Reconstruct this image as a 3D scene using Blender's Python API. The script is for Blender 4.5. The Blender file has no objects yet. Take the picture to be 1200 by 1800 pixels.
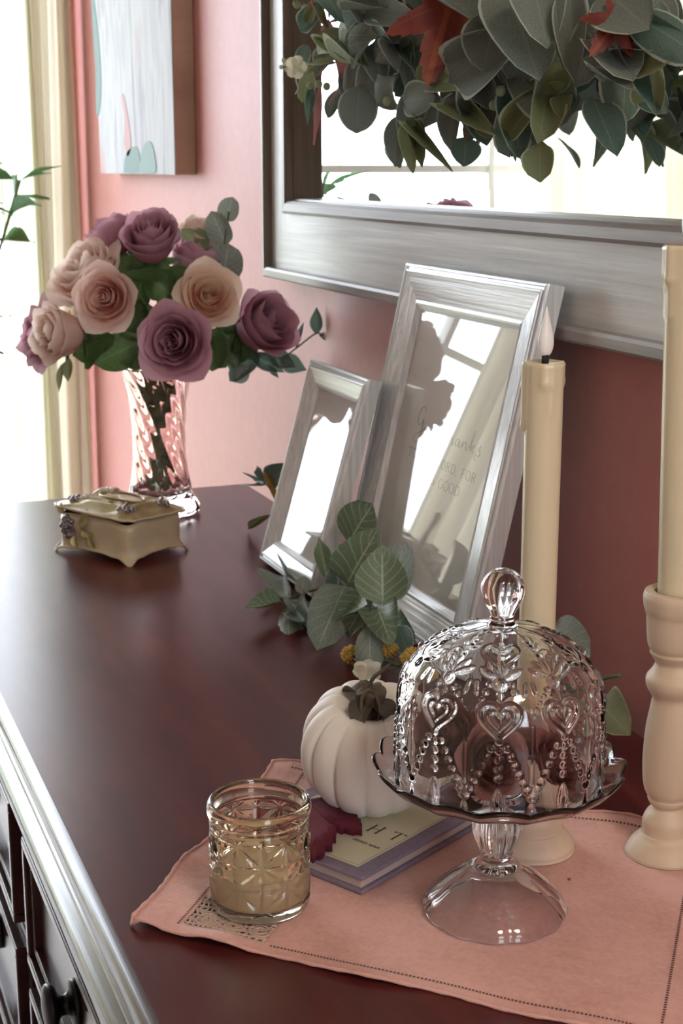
import bpy, bmesh, math, random
import numpy as np
from mathutils import Vector, Matrix
PI = math.pi
C = bpy.context.scene.collection
scene = bpy.context.scene
random.seed(7)
rng = np.random.default_rng(7)

# ------------------------------------------------------------------ camera
CAM = np.array([0.0, 0.0, 0.5])
FPX, PITCH, YAW = 2600.0, math.atan2(610, 2600), math.atan2(1047, math.hypot(2600, 610))
_fh = np.array([-math.cos(YAW), math.sin(YAW), 0]); _z = np.array([0, 0, 1.0])
FWD = _fh * math.cos(PITCH) - _z * math.sin(PITCH)
RGT = np.cross(FWD, _z); RGT /= np.linalg.norm(RGT)
UPV = np.cross(RGT, FWD)
cd = bpy.data.cameras.new('camera'); cam = bpy.data.objects.new('camera', cd); C.objects.link(cam)
M = Matrix(((RGT[0], UPV[0], -FWD[0], CAM[0]), (RGT[1], UPV[1], -FWD[1], CAM[1]), (RGT[2], UPV[2], -FWD[2], CAM[2]), (0, 0, 0, 1)))
cam.matrix_world = M
cd.sensor_fit = 'VERTICAL'; cd.sensor_height = 36.0; cd.lens = 36.0 * FPX / 1800.0
cd.clip_start = 0.01
cd.dof.use_dof = True; cd.dof.focus_distance = 1.05; cd.dof.aperture_fstop = 21.0
scene.camera = cam

# ------------------------------------------------------------------ light
SKY = 6.4
world = bpy.data.worlds.new('sky'); scene.world = world; world.use_nodes = True
bg = world.node_tree.nodes['Background']
bg.inputs[0].default_value = (0.88, 0.96, 1.06, 1); bg.inputs[1].default_value = SKY
scene.view_settings.view_transform = 'Standard'; scene.view_settings.look = 'None'
scene.view_settings.gamma = 1.0; scene.view_settings.use_curve_mapping = False
scene.view_settings.exposure = 0.85

WALL_Y, WALL_X, FLOOR_Z, CEIL_Z = 0.76, -3.70, -0.86, 1.60
ROOM_R, ROOM_F = 1.6, -2.9
W1 = (-1.0, 0.715, -0.80, 1.38)            # window_1 in the left wall: y0, y1, z0, z1
W_FILL = (-0.05, 0.60, 0.25, 1.45)              # fill_window unseen, added in the right wall for fill light: y0, y1, z0, z1
def portal(name, loc, rot, sx, sy):
    l = bpy.data.lights.new(name, 'AREA'); l.shape = 'RECTANGLE'; l.size = sx; l.size_y = sy
    l.cycles.is_portal = True
    o = bpy.data.objects.new(name, l); C.objects.link(o); o.location = loc; o.rotation_euler = rot
portal('window_portal', (WALL_X - 0.13, (W1[0] + W1[1]) / 2, (W1[2] + W1[3]) / 2), (0, -PI / 2, 0), W1[3] - W1[2], W1[1] - W1[0])
portal('window_portal', (ROOM_R + 0.13, (W_FILL[0] + W_FILL[1]) / 2, (W_FILL[2] + W_FILL[3]) / 2), (0, PI / 2, 0), W_FILL[3] - W_FILL[2], W_FILL[1] - W_FILL[0])

# ------------------------------------------------------------------ helpers
def ray(px, py):
    return FWD * FPX + RGT * (px - 600) + UPV * (900 - py)
def at(px, py, y):                                   # point of the plane Y=y seen at a photo pixel
    d = ray(px, py); return Vector(CAM + d * ((y - CAM[1]) / d[1]))
def atz(px, py, z):
    d = ray(px, py); return Vector(CAM + d * ((z - CAM[2]) / d[2]))

def new_obj(name, data, parent=None, mat=None):
    o = bpy.data.objects.new(name, data); C.objects.link(o)
    if mat is not None and data is not None and len(data.materials) == 0: data.materials.append(mat)
    if parent is not None:
        o.parent = parent
        o.matrix_parent_inverse = world_of(parent).inverted()
    return o
def world_of(o):
    m = Matrix.LocRotScale(o.location, o.rotation_euler, o.scale)
    if o.parent is not None: m = world_of(o.parent) @ o.matrix_parent_inverse @ m
    return m
def mesh(verts, faces, smooth=False, uvs=None):
    me = bpy.data.meshes.new('mesh')
    me.from_pydata([tuple(v) for v in verts], [], [tuple(f) for f in faces])
    if smooth: me.polygons.foreach_set('use_smooth', [True] * len(me.polygons))
    if uvs is not None:
        ul = me.uv_layers.new(name='UVMap')
        li = np.empty(len(me.loops), dtype=np.int32); me.loops.foreach_get('vertex_index', li)
        ul.data.foreach_set('uv', np.asarray(uvs, dtype=np.float32)[li].ravel())
    me.update(); return me
def bm_mesh(bm, smooth=False):
    me = bpy.data.meshes.new('mesh'); bm.normal_update(); bm.to_mesh(me); bm.free()
    if smooth: me.polygons.foreach_set('use_smooth', [True] * len(me.polygons))
    return me
def tag(o, label, cat, group=None):
    o['label'] = label; o['category'] = cat
    if group: o['group'] = group
    return o
def thing(name, label, cat, loc, group=None):
    o = bpy.data.objects.new(name, None); C.objects.link(o); o.location = loc; o.empty_display_size = 0.02
    return tag(o, label, cat, group)
def struct(name, me, mat, parent=None):
    o = new_obj(name, me, parent, mat)
    if parent is None: o['kind'] = 'structure'
    return o

def grid_faces(nu, nv, wrap_u=False, off=0):
    f = []
    mu = nu if wrap_u else nu - 1
    for j in range(nv - 1):
        for i in range(mu):
            a = off + j * nu + i; b = off + j * nu + (i + 1) % nu
            f.append((a, b, b + nu, a + nu))
    return f
def box_bm(bm, x0, x1, y0, y1, z0, z1, bevel=0.0):
    vs = [bm.verts.new((x, y, z)) for z in (z0, z1) for y in (y0, y1) for x in (x0, x1)]
    fs = [(0, 2, 3, 1), (4, 5, 7, 6), (0, 1, 5, 4), (2, 6, 7, 3), (0, 4, 6, 2), (1, 3, 7, 5)]
    nf = [bm.faces.new([vs[i] for i in f]) for f in fs]
    if bevel > 0:
        es = set(e for f in nf for e in f.edges)
        bmesh.ops.bevel(bm, geom=list(es), offset=bevel, segments=2, profile=0.5, affect='EDGES')
def box(x0, x1, y0, y1, z0, z1, bevel=0.0):
    bm = bmesh.new(); box_bm(bm, x0, x1, y0, y1, z0, z1, bevel); return bm_mesh(bm)
def lathe(profile, n=64, mod=None, closed=False):
    """profile: list of (r, z); mod(theta, r, z, k) -> (theta, r, z)."""
    vs = []
    for k, (r, z) in enumerate(profile):
        for i in range(n):
            th = 2 * PI * i / n; t, rr, zz = (th, r, z) if mod is None else mod(th, r, z, k)
            vs.append((rr * math.cos(t), rr * math.sin(t), zz))
    f = grid_faces(n, len(profile), True)
    if closed:
        L = (len(profile) - 1) * n
        for i in range(n): f.append((L + i, L + (i + 1) % n, (i + 1) % n, i))
    else:
        if profile[0][0] > 1e-6: f.append(tuple(range(n - 1, -1, -1)))
        if profile[-1][0] > 1e-6: f.append(tuple((len(profile) - 1) * n + i for i in range(n)))
    return vs, f
def smooth_profile(pts, sub=4):
    out = []
    P = [np.array(p, float) for p in pts]
    for i in range(len(P) - 1):
        p0 = P[max(0, i - 1)]; p1 = P[i]; p2 = P[i + 1]; p3 = P[min(len(P) - 1, i + 2)]
        for s in range(sub):
            t = s / sub
            out.append(0.5 * ((2 * p1) + (-p0 + p2) * t + (2 * p0 - 5 * p1 + 4 * p2 - p3) * t * t + (-p0 + 3 * p1 - 3 * p2 + p3) * t ** 3))
    out.append(P[-1]); return out
def tube(pts, radii, n=8, caps=True):
    P = [Vector(p) for p in pts]; 
    if not hasattr(radii, '__len__'): radii = [radii] * len(P)
    vs = []; ref = None
    for i, p in enumerate(P):
        t = (P[min(i + 1, len(P) - 1)] - P[max(i - 1, 0)]).normalized()
        if ref is None:
            ref = t.orthogonal().normalized()
        else:
            ref = (ref - t * ref.dot(t)).normalized()
        b = t.cross(ref)
        for k in range(n):
            a = 2 * PI * k / n; vs.append(p + (ref * math.cos(a) + b * math.sin(a)) * radii[i])
    f = grid_faces(n, len(P), True)
    if caps:
        f.append(tuple(range(n - 1, -1, -1))); f.append(tuple((len(P) - 1) * n + k for k in range(n)))
    return vs, f
def join(parts):
    V, F = [], []
    for v, f in parts:
        o = len(V); V += [tuple(x) for x in v]; F += [tuple(i + o for i in q) for q in f]
    return V, F
def ball(c, r, nu=8, nv=6, sz=1.0):
    pr = [(max(1e-5, r * math.sin(PI * j / nv)), -r * sz * math.cos(PI * j / nv)) for j in range(nv + 1)]
    v, f = lathe(pr, nu); return [(x + c[0], y + c[1], z + c[2]) for x, y, z in v], f
def catmull(pts, sub=6):
    return [Vector(tuple(p)) for p in smooth_profile([tuple(p) for p in pts], sub)]

# ------------------------------------------------------------------ materials
def mat(name):
    m = bpy.data.materials.new(name); m.use_nodes = True
    nt = m.node_tree; return m, nt, nt.nodes['Principled BSDF']
def N(nt, kind, **kw):
    n = nt.nodes.new(kind)
    for k, v in kw.items():
        if k in n.inputs: n.inputs[k].default_value = v
        else: setattr(n, k, v)
    return n
def ramp(nt, fac, stops):
    r = nt.nodes.new('ShaderNodeValToRGB'); nt.links.new(fac, r.inputs[0])
    while len(r.color_ramp.elements) < len(stops): r.color_ramp.elements.new(0.5)
    for e, (p, c) in zip(r.color_ramp.elements, stops): e.position = p; e.color = (*c, 1)
    return r.outputs[0]
def plain(name, col, rough=0.5, metal=0.0, spec=0.5, sss=0.0, coat=0.0):
    m, nt, b = mat(name)
    b.inputs['Base Color'].default_value = (*col, 1); b.inputs['Roughness'].default_value = rough
    b.inputs['Metallic'].default_value = metal; b.inputs['Specular IOR Level'].default_value = spec
    b.inputs['Coat Weight'].default_value = coat
    if sss:
        b.inputs['Subsurface Weight'].default_value = sss; b.inputs['Subsurface Radius'].default_value = (1, .7, .5); b.inputs['Subsurface Scale'].default_value = 0.01
    return m
def noisy(name, c1, c2, scale=20, rough=0.5, bump=0.0, stretch=(1, 1, 1), coords='Object', metal=0.0, spec=0.5, detail=4, lo=.3, hi=.7, coat=0.0):
    m, nt, b = mat(name); L = nt.links.new
    tc = N(nt, 'ShaderNodeTexCoord'); mp = N(nt, 'ShaderNodeMapping'); mp.inputs['Scale'].default_value = stretch
    L(tc.outputs[coords], mp.inputs[0])
    no = N(nt, 'ShaderNodeTexNoise', Scale=scale, Detail=detail); L(mp.outputs[0], no.inputs['Vector'])
    L(ramp(nt, no.outputs['Fac'], [(lo, c1), (hi, c2)]), b.inputs['Base Color'])
    b.inputs['Roughness'].default_value = rough; b.inputs['Metallic'].default_value = metal
    b.inputs['Specular IOR Level'].default_value = spec; b.inputs['Coat Weight'].default_value = coat
    if bump:
        bp = N(nt, 'ShaderNodeBump', Strength=bump, Distance=0.002); L(no.outputs['Fac'], bp.inputs['Height']); L(bp.outputs[0], b.inputs['Normal'])
    return m
def glass(name, col=(1, 1, 1), ior=1.47, rough=0.0):
    m, nt, b = mat(name)
    b.inputs['Base Color'].default_value = (*col, 1); b.inputs['Transmission Weight'].default_value = 1.0
    b.inputs['Roughness'].default_value = rough; b.inputs['IOR'].default_value = ior
    return m
def pane_glass(name, ior=1.5, tint=(1, 1, 1)):
    m, nt, b = mat(name); L = nt.links.new; nt.nodes.remove(b)
    t = N(nt, 'ShaderNodeBsdfTransparent'); t.inputs[0].default_value = (*tint, 1)
    g = N(nt, 'ShaderNodeBsdfGlossy', Roughness=0.0)
    geo = N(nt, 'ShaderNodeNewGeometry'); io = N(nt, 'ShaderNodeMapRange')      # same reflectance from both faces of the pane
    io.inputs['To Min'].default_value = ior; io.inputs['To Max'].default_value = 1.0 / ior; L(geo.outputs['Backfacing'], io.inputs['Value'])
    fr = N(nt, 'ShaderNodeFresnel'); L(io.outputs[0], fr.inputs['IOR']); mx = N(nt, 'ShaderNodeMixShader')
    L(fr.outputs[0], mx.inputs[0]); L(t.outputs[0], mx.inputs[1]); L(g.outputs[0], mx.inputs[2])
    L(mx.outputs[0], nt.nodes['Material Output'].inputs[0]); return m
def translucent(name, col, tcol, mix=0.5, rough=0.8, noise=None):
    m, nt, b = mat(name); L = nt.links.new; nt.nodes.remove(b)
    d = N(nt, 'ShaderNodeBsdfDiffuse'); d.inputs[0].default_value = (*col, 1)
    t = N(nt, 'ShaderNodeBsdfTranslucent'); t.inputs[0].default_value = (*tcol, 1)
    mx = N(nt, 'ShaderNodeMixShader', Fac=mix)
    L(d.outputs[0], mx.inputs[1]); L(t.outputs[0], mx.inputs[2]); L(mx.outputs[0], nt.nodes['Material Output'].inputs[0]); return m

def leaf_mat(name, dark, light, vein, edge=None, trans=0.25, rough=0.55, mottle=14.0, vein_w=0.06):
    """UV: x across (0..1, midrib 0.5), y along the leaf."""
    m, nt, b = mat(name); L = nt.links.new
    tc = N(nt, 'ShaderNodeTexCoord'); sp = N(nt, 'ShaderNodeSeparateXYZ'); L(tc.outputs['UV'], sp.inputs[0])
    def mth(op, a, b_=None):
        n = N(nt, 'ShaderNodeMath', operation=op)
        for i, v in enumerate((a, b_)):
            if v is None: continue
            if isinstance(v, (int, float)): n.inputs[i].default_value = v
            else: L(v, n.inputs[i])
        return n.outputs[0]
    ax = mth('ABSOLUTE', mth('SUBTRACT', sp.outputs[0], 0.5))           # 0 midrib .. .5 edge
    no = N(nt, 'ShaderNodeTexNoise', Scale=mottle, Detail=5); L(tc.outputs['Object'], no.inputs['Vector'])
    base = ramp(nt, no.outputs['Fac'], [(.32, dark), (.68, light)])
    fr = mth('FRACT', mth('MULTIPLY', mth('SUBTRACT', sp.outputs[1], mth('MULTIPLY', ax, 0.75)), 6.0))
    side = mth('LESS_THAN', mth('ABSOLUTE', mth('SUBTRACT', fr, 0.5)), vein_w)
    mid = mth('LESS_THAN', ax, 0.02)
    v = mth('MAXIMUM', mth('MULTIPLY', side, 0.6), mid)
    mx = N(nt, 'ShaderNodeMix', data_type='RGBA'); L(mth('MULTIPLY', v, 0.75), mx.inputs['Factor']); L(base, mx.inputs['A']); mx.inputs['B'].default_value = (*vein, 1)
    col = mx.outputs['Result']
    if edge is not None:
        e = N(nt, 'ShaderNodeMix', data_type='RGBA'); L(mth('GREATER_THAN', ax, 0.455), e.inputs['Factor']); L(col, e.inputs['A']); e.inputs['B'].default_value = (*edge, 1)
        col = e.outputs['Result']
    L(col, b.inputs['Base Color']); b.inputs['Roughness'].default_value = rough
    bp = N(nt, 'ShaderNodeBump', Strength=0.25, Distance=0.001); L(v, bp.inputs['Height']); L(bp.outputs[0], b.inputs['Normal'])
    t = N(nt, 'ShaderNodeBsdfTranslucent'); L(col, t.inputs[0])
    ms = N(nt, 'ShaderNodeMixShader', Fac=trans); L(b.outputs[0], ms.inputs[1]); L(t.outputs[0], ms.inputs[2])
    L(ms.outputs[0], nt.nodes['Material Output'].inputs[0]); return m
def petal_mat(name, inner, rim, trans=0.35):
    m, nt, b = mat(name); L = nt.links.new
    tc = N(nt, 'ShaderNodeTexCoord'); sp = N(nt, 'ShaderNodeSeparateXYZ'); L(tc.outputs['UV'], sp.inputs[0])
    col = ramp(nt, sp.outputs[1], [(0.25, inner), (0.95, rim)])
    L(col, b.inputs['Base Color']); b.inputs['Roughness'].default_value = 0.7
    t = N(nt, 'ShaderNodeBsdfTranslucent'); L(col, t.inputs[0])
    ms = N(nt, 'ShaderNodeMixShader', Fac=trans); L(b.outputs[0], ms.inputs[1]); L(t.outputs[0], ms.inputs[2])
    L(ms.outputs[0], nt.nodes['Material Output'].inputs[0]); return m
def wood_lines(name, c1, c2, axis='X', scale=60, rough=0.35, stretch=0.03, bump=0.15, metal=0.0, spec=0.5):
    """fine grain running along an axis"""
    s = [1, 1, 1]; s['XYZ'.index(axis)] = stretch
    return noisy(name, c1, c2, scale=scale, rough=rough, bump=bump, stretch=tuple(s), metal=metal, spec=spec, detail=5, lo=.35, hi=.65)

MT = {}
MT['wall'] = noisy('pink_paint', (.56, .230, .212), (.59, .250, .232), scale=60, rough=.52, bump=.06, spec=.4)
MT['white_wall'] = plain('room_paint', (.78, .66, .60), .6)
MT['ceiling'] = plain('ceiling_paint', (.85, .84, .82), .8)
MT['floor'] = wood_lines('pale_floor_wood', (.50, .45, .40), (.62, .57, .52), 'X', 30, .3)
MT['white_trim'] = plain('white_trim', (.8, .8, .78), .4)
MT['pane'] = pane_glass('window_glass')
def dresser_mat():
    m, nt, b = mat('dark_mahogany'); L = nt.links.new
    tc = N(nt, 'ShaderNodeTexCoord'); mp = N(nt, 'ShaderNodeMapping'); mp.inputs['Scale'].default_value = (.6, 3, 3); L(tc.outputs['Object'], mp.inputs[0])
    no = N(nt, 'ShaderNodeTexNoise', Scale=6, Detail=8, Roughness=.6); L(mp.outputs[0], no.inputs['Vector'])
    L(ramp(nt, no.outputs['Fac'], [(.30, (.050, .009, .010)), (.52, (.085, .016, .015)), (.74, (.135, .030, .020))]), b.inputs['Base Color'])
    n2 = N(nt, 'ShaderNodeTexNoise', Scale=3, Detail=3); L(tc.outputs['Object'], n2.inputs['Vector'])
    mr = N(nt, 'ShaderNodeMapRange'); mr.inputs['To Min'].default_value = .26; mr.inputs['To Max'].default_value = .31; L(n2.outputs['Fac'], mr.inputs['Value'])
    L(mr.outputs[0], b.inputs['Roughness']); b.inputs['Specular IOR Level'].default_value = .24
    return m
MT['dresser'] = dresser_mat()
MT['gloss_mold'] = noisy('glossy_dark_molding', (.035, .014, .014), (.06, .025, .022), 40, .21, .1, (.05, 1, 1), spec=.34)
MT['iron'] = plain('black_iron', (.012, .012, .014), .35, .6)
MT['frame_wash_h'] = wood_lines('whitewashed_wood_horizontal', (.56, .56, .54), (.72, .72, .70), 'X', 130, .38, .04, .25)
MT['frame_wash_v'] = wood_lines('whitewashed_wood_upright', (.56, .56, .54), (.72, .72, .70), 'Z', 130, .38, .04, .25)
MT['lip'] = wood_lines('grey_brown_lip', (.27, .24, .22), (.38, .35, .33), 'X', 90, .4, .05, .1)
MT['lip_v'] = wood_lines('brown_lip_upright', (.12, .085, .06), (.19, .14, .10), 'Z', 90, .4, .05, .1)
def mirror_mat():
    m, nt, b = mat('mirror_silver'); b.inputs['Base Color'].default_value = (.92, .95, .94, 1); b.inputs['Metallic'].default_value = 1; b.inputs['Roughness'].default_value = 0.0
    return m
MT['mirror'] = mirror_mat()
MT['silver_h'] = wood_lines('champagne_silver_horizontal', (.60, .61, .61), (.76, .78, .79), 'X', 230, .27, .02, .3, metal=.2)
MT['silver_v'] = wood_lines('champagne_silver_upright', (.60, .61, .61), (.76, .78, .79), 'Z', 230, .27, .02, .3, metal=.2)
MT['paper'] = plain('white_paper', (.74, .73, .70), .7)
MT['ink'] = plain('grey_ink', (.13, .12, .115), .6)
MT['dark_slot'] = plain('dark_slot', (.03, .03, .03), .7)
MT['frame_glass'] = pane_glass('picture_glass', 1.52)
MT['backing'] = plain('backing_board', (.05, .045, .04), .8)
MT['wax'] = plain('ivory_wax', (.70, .62, .43), .28, sss=.25, spec=.5)
MT['flame'] = plain('white_plastic_flame', (.85, .85, .83), .35, sss=.2)
MT['wick'] = plain('black_wick', (.01, .01, .01), .8)
MT['pale_wood'] = wood_lines('raw_pale_wood', (.60, .46, .32), (.70, .57, .42), 'Z', 26, .5, .10, .08)
MT['clear'] = glass('clear_glass', (1, 1, 1), 1.46)
MT['lilac_clear'] = glass('faintly_lilac_glass', (.985, .97, .99), 1.46)
MT['amber'] = glass('pale_amber_glass', (1.0, .91, .74), 1.46)
MT['blush'] = glass('blush_pink_glass', (.99, .84, .83), 1.47)
MT['tea_wax'] = plain('cream_candle_wax', (.54, .45, .33), .45)
MT['pumpkin'] = noisy('matte_white_pumpkin', (.86, .81, .74), (.90, .86, .80), 9, .55, .05)
MT['pumpkin_stem'] = noisy('brown_stem', (.07, .055, .04), (.16, .13, .10), 60, .75, .4)
MT['book_cover'] = noisy('lavender_cloth', (.22, .17, .23), (.27, .215, .285), 200, .7, .1)
MT['pages'] = noisy('page_edges', (.52, .42, .37), (.60, .50, .44), 300, .8, .2, (1, 1, 8))
MT['label'] = plain('cream_label', (.72, .66, .46), .6)
MT['label_line'] = plain('label_rule', (.35, .28, .22), .6)
MT['book_ink'] = plain('black_ink', (.04, .035, .03), .6)
MT['maroon'] = noisy('maroon_velvet', (.085, .004, .014), (.14, .008, .024), 40, .8, .1)
MT['box_cream'] = noisy('antique_cream_enamel', (.50, .40, .25), (.60, .50, .34), 25, .35, .05)
MT['box_gold'] = noisy('antique_gold_enamel', (.26, .19, .07), (.46, .37, .19), 40, .33, .1, metal=.3)
MT['pewter'] = noisy('dark_pewter', (.14, .11, .12), (.30, .26, .26), 200, .3, .1, metal=.6)
MT['moss'] = noisy('gilt_leaf_green', (.30, .28, .10), (.46, .42, .20), 100, .4, .1, metal=.3)
MT['box_inside'] = plain('dark_lining', (.08, .045, .03), .8)
MT['dried_rose'] = noisy('dried_brown_petals', (.17, .06, .055), (.34, .14, .11), 40, .55, .1)
MT['mustard'] = noisy('mustard_blossom', (.48, .30, .06), (.70, .48, .14), 120, .8, .2)
MT['white_flower'] = translucent('white_petal', (.82, .80, .70), (.8, .8, .6), .3)
MT['stem_green'] = plain('stem_green', (.10, .15, .06), .6)
MT['twig'] = noisy('twig_brown', (.12, .08, .05), (.20, .15, .10), 80, .7, .2)
MT['dry_stem'] = noisy('ochre_stem_wrap', (.28, .16, .04), (.45, .28, .08), 120, .8, .3)
MT['euc'] = leaf_mat('eucalyptus_green', (.12, .18, .11), (.26, .34, .22), (.55, .62, .48), None, .2, .45, 60, .07)
MT['euc_grey'] = leaf_mat('eucalyptus_grey', (.20, .25, .21), (.33, .38, .33), (.48, .52, .47), None, .25, .5, 40, .05)
MT['lamb'] = leaf_mat('lambs_ear', (.15, .175, .15), (.22, .25, .215), (.23, .26, .22), (.42, .46, .39), .2, .9, 50, .0)
MT['olive'] = leaf_mat('olive_leaf', (.17, .20, .09), (.28, .31, .16), (.30, .32, .16), (.45, .50, .32), .25, .7, 60, .03)
MT['teal_leaf'] = leaf_mat('teal_leaf', (.09, .16, .125), (.16, .25, .20), (.24, .31, .26), (.45, .52, .45), .25, .5, 60, .03)
MT['rose_leaf'] = leaf_mat('rose_leaf', (.05, .10, .03), (.11, .18, .06), (.14, .2, .08), None, .25, .45, 40, .05)
MT['autumn'] = leaf_mat('autumn_maple', (.10, .010, .012), (.24, .045, .018), (.28, .06, .02), None, .15, .6, 25, .03)
MT['plant_leaf'] = leaf_mat('houseplant_leaf', (.06, .14, .05), (.12, .26, .10), (.2, .35, .15), None, .35, .4, 20, .0)
MT['mauve'] = petal_mat('mauve_petal', (.50, .23, .30), (.64, .38, .46), .45)
MT['blush_p'] = petal_mat('blush_petal', (.90, .50, .45), (.90, .70, .62), .5)
MT['peach_p'] = petal_mat('peach_petal', (.92, .60, .48), (.91, .74, .60), .5)
MT['pale_p'] = petal_mat('pale_petal', (.86, .60, .54), (.90, .76, .68), .5)
MT['ribbon'] = translucent('dusty_pink_ribbon', (.52, .24, .24), (.55, .25, .24), .3)
MT['curtain'] = translucent('cream_curtain', (.86, .81, .70), (.78, .73, .58), .45)
MT['sheer'] = translucent('sheer_curtain', (.85, .86, .78), (.85, .85, .70), .65)
MT['lawn'] = noisy('pale_ground', (.26, .29, .20), (.36, .38, .28), 3, .9)
MT['pot'] = noisy('terracotta', (.35, .17, .10), (.45, .24, .15), 20, .7)
MT['soil'] = noisy('soil', (.03, .02, .015), (.07, .05, .03), 60, .9, .5)
MT['rod'] = plain('bronze_rod', (.08, .06, .045), .35, .7)

# ================================================================== SETTING
def wall_with_hole(plane, a0, a1, z0, z1, hole, thick, fixed):
    """box pieces around a hole; plane 'x' (left wall) or 'y' (front wall)."""
    bm = bmesh.new(); h0, h1, g0, g1 = hole
    for (p0, p1, q0, q1) in ((a0, h0, z0, z1), (h1, a1, z0, z1), (h0, h1, z0, g0), (h0, h1, g1, z1)):
        if plane == 'x': box_bm(bm, fixed - thick, fixed, p0, p1, q0, q1)
        else: box_bm(bm, p0, p1, fixed - thick, fixed, q0, q1)
    return bm_mesh(bm)
struct('wall_back', box(WALL_X - .12, ROOM_R, WALL_Y, WALL_Y + .1, FLOOR_Z, CEIL_Z), MT['wall'])
struct('wall_left', wall_with_hole('x', ROOM_F, WALL_Y, FLOOR_Z, CEIL_Z, W1, .12, WALL_X), MT['wall'])
struct('wall_front', box(WALL_X - .12, ROOM_R, ROOM_F - .12, ROOM_F, FLOOR_Z, CEIL_Z), MT['white_wall'])
struct('wall_right', wall_with_hole('x', ROOM_F, WALL_Y, FLOOR_Z, CEIL_Z, W_FILL, .12, ROOM_R + .12), MT['white_wall'])
struct('floor', box(WALL_X - .12, ROOM_R, ROOM_F - .12, WALL_Y + .1, FLOOR_Z - .1, FLOOR_Z), MT['floor'])
struct('ceiling', box(WALL_X - .12, ROOM_R, ROOM_F - .12, WALL_Y + .1, CEIL_Z, CEIL_Z + .1), MT['ceiling'])
struct('ground_outside', box(-30, -3.95, -25, 25, -1.5, -1.4), MT['lawn'])
struct('ground_outside', box(1.95, 30, -25, 25, -1.5, -1.4), MT['lawn'])
struct('baseboard_back', box(WALL_X, ROOM_R, WALL_Y - .015, WALL_Y, FLOOR_Z, FLOOR_Z + .12, .003), MT['white_trim'])

def window(name, plane, h, fixed, cols):
    a0, a1, z0, z1 = h; f = .05
    def bx(p0, p1, q0, q1, d0, d1, bev=.003):
        return box(fixed + d0, fixed + d1, p0, p1, q0, q1, bev) if plane == 'x' else box(p0, p1, fixed + d0, fixed + d1, q0, q1, bev)
    o = bpy.data.objects.new(name, None); C.objects.link(o); o['kind'] = 'structure'
    o.location = (fixed, (a0 + a1) / 2, z0) if plane == 'x' else ((a0 + a1) / 2, fixed, z0)
    for (p0, p1, q0, q1) in ((a0, a0 + f, z0, z1), (a1 - f, a1, z0, z1), (a0 + f, a1 - f, z0, z0 + f), (a0 + f, a1 - f, z1 - f, z1)):
        new_obj('window_frame', bx(p0, p1, q0, q1, -.11, -.03), o, MT['white_trim'])
    zm = .49
    new_obj('meeting_rail', bx(a0 + f, a1 - f, zm - .011, zm + .011, -.10, -.05), o, MT['white_trim'])
    w = (a1 - a0 - 2 * f) / cols
    for c in range(1, cols):
        x = a0 + f + w * c
        new_obj('mullion', bx(x - .010, x + .010, z0 + f, z1 - f, -.10, -.045), o, MT['white_trim'])
    for c in range(cols):
        for (q0, q1) in ((z0 + f, zm - .011), (zm + .011, z1 - f)):
            new_obj('pane', bx(a0 + f + w * c + .01, a0 + f + w * (c + 1) - .01, q0, q1, -.076, -.074, 0), o, MT['pane'])
    new_obj('sill', bx(a0 - .04, a1 + .04, z0 - .03, z0, -.02, .05), o, MT['white_trim'])
window('window_1', 'x', W1, WALL_X, 3)
window('fill_window', 'x', W_FILL, ROOM_R + .14, 2)

def curtain(name, label, y0, y1, x, depth, folds, m, z0=-.82, z1=1.44, seed=0, gather=0.0, group=None):
    r = random.Random(seed); nu, nv = folds * 12 + 1, 24
    ph = [r.uniform(-.5, .5) for _ in range(8)]
    V, UV = [], []
    for j in range(nv):
        t = j / (nv - 1); z = z0 + (z1 - z0) * t
        for i in range(nu):
            u = i / (nu - 1)
            a = u * folds * 2 * PI + .5 * math.sin(3 * u + ph[0] * 3) + .25 * math.sin(4 * t + ph[1] * 6)
            amp = depth * (.55 + .45 * math.sin(5 * u + ph[2] * 9)) * (1.0 - .35 * t)
            yy = y0 + (y1 - y0) * u + .012 * math.sin(2.5 * t + 9 * u + ph[3]) + gather * (1 - t) * (u - .5)
            V.append((x + amp * math.sin(a) + .01 * math.sin(3 * a + ph[4]), yy, z)); UV.append((u, t))
    o = new_obj(name, mesh(V, grid_faces(nu, nv), True, UV), None, m)
    return tag(o, label, 'curtain', group)
curtain('cream_curtain', 'cream gathered curtain hanging in the corner beside the pink wall', .622, .748, WALL_X + .085, .035, 3, MT['curtain'], seed=3)
curtain('sheer_curtain', 'thin white sheer hanging at the window edge beside the cream corner curtain', .545, .665, WALL_X + .06, .014, 3, MT['sheer'], seed=5)
curtain('cream_curtain', 'wide cream curtain at the far side of the window, seen in the mirror', -1.06, -.46, WALL_X + .10, .045, 8, MT['curtain'], seed=9)
rod = thing('curtain_rod', 'bronze curtain rod above the window, carrying the curtains', 'curtain rod', (WALL_X + .09, -.2, 1.46))
v, f = tube([(WALL_X + .09, -1.2, 1.46), (WALL_X + .09, .75, 1.46)], .011, 12); new_obj('rod', mesh(v, f, True), rod, MT['rod'])
for y in (-1.12, .70):
    v, f = tube([(WALL_X, y, 1.46), (WALL_X + .09, y, 1.46)], .008, 8); new_obj('bracket', mesh(v, f, True), rod, MT['rod'])

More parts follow.
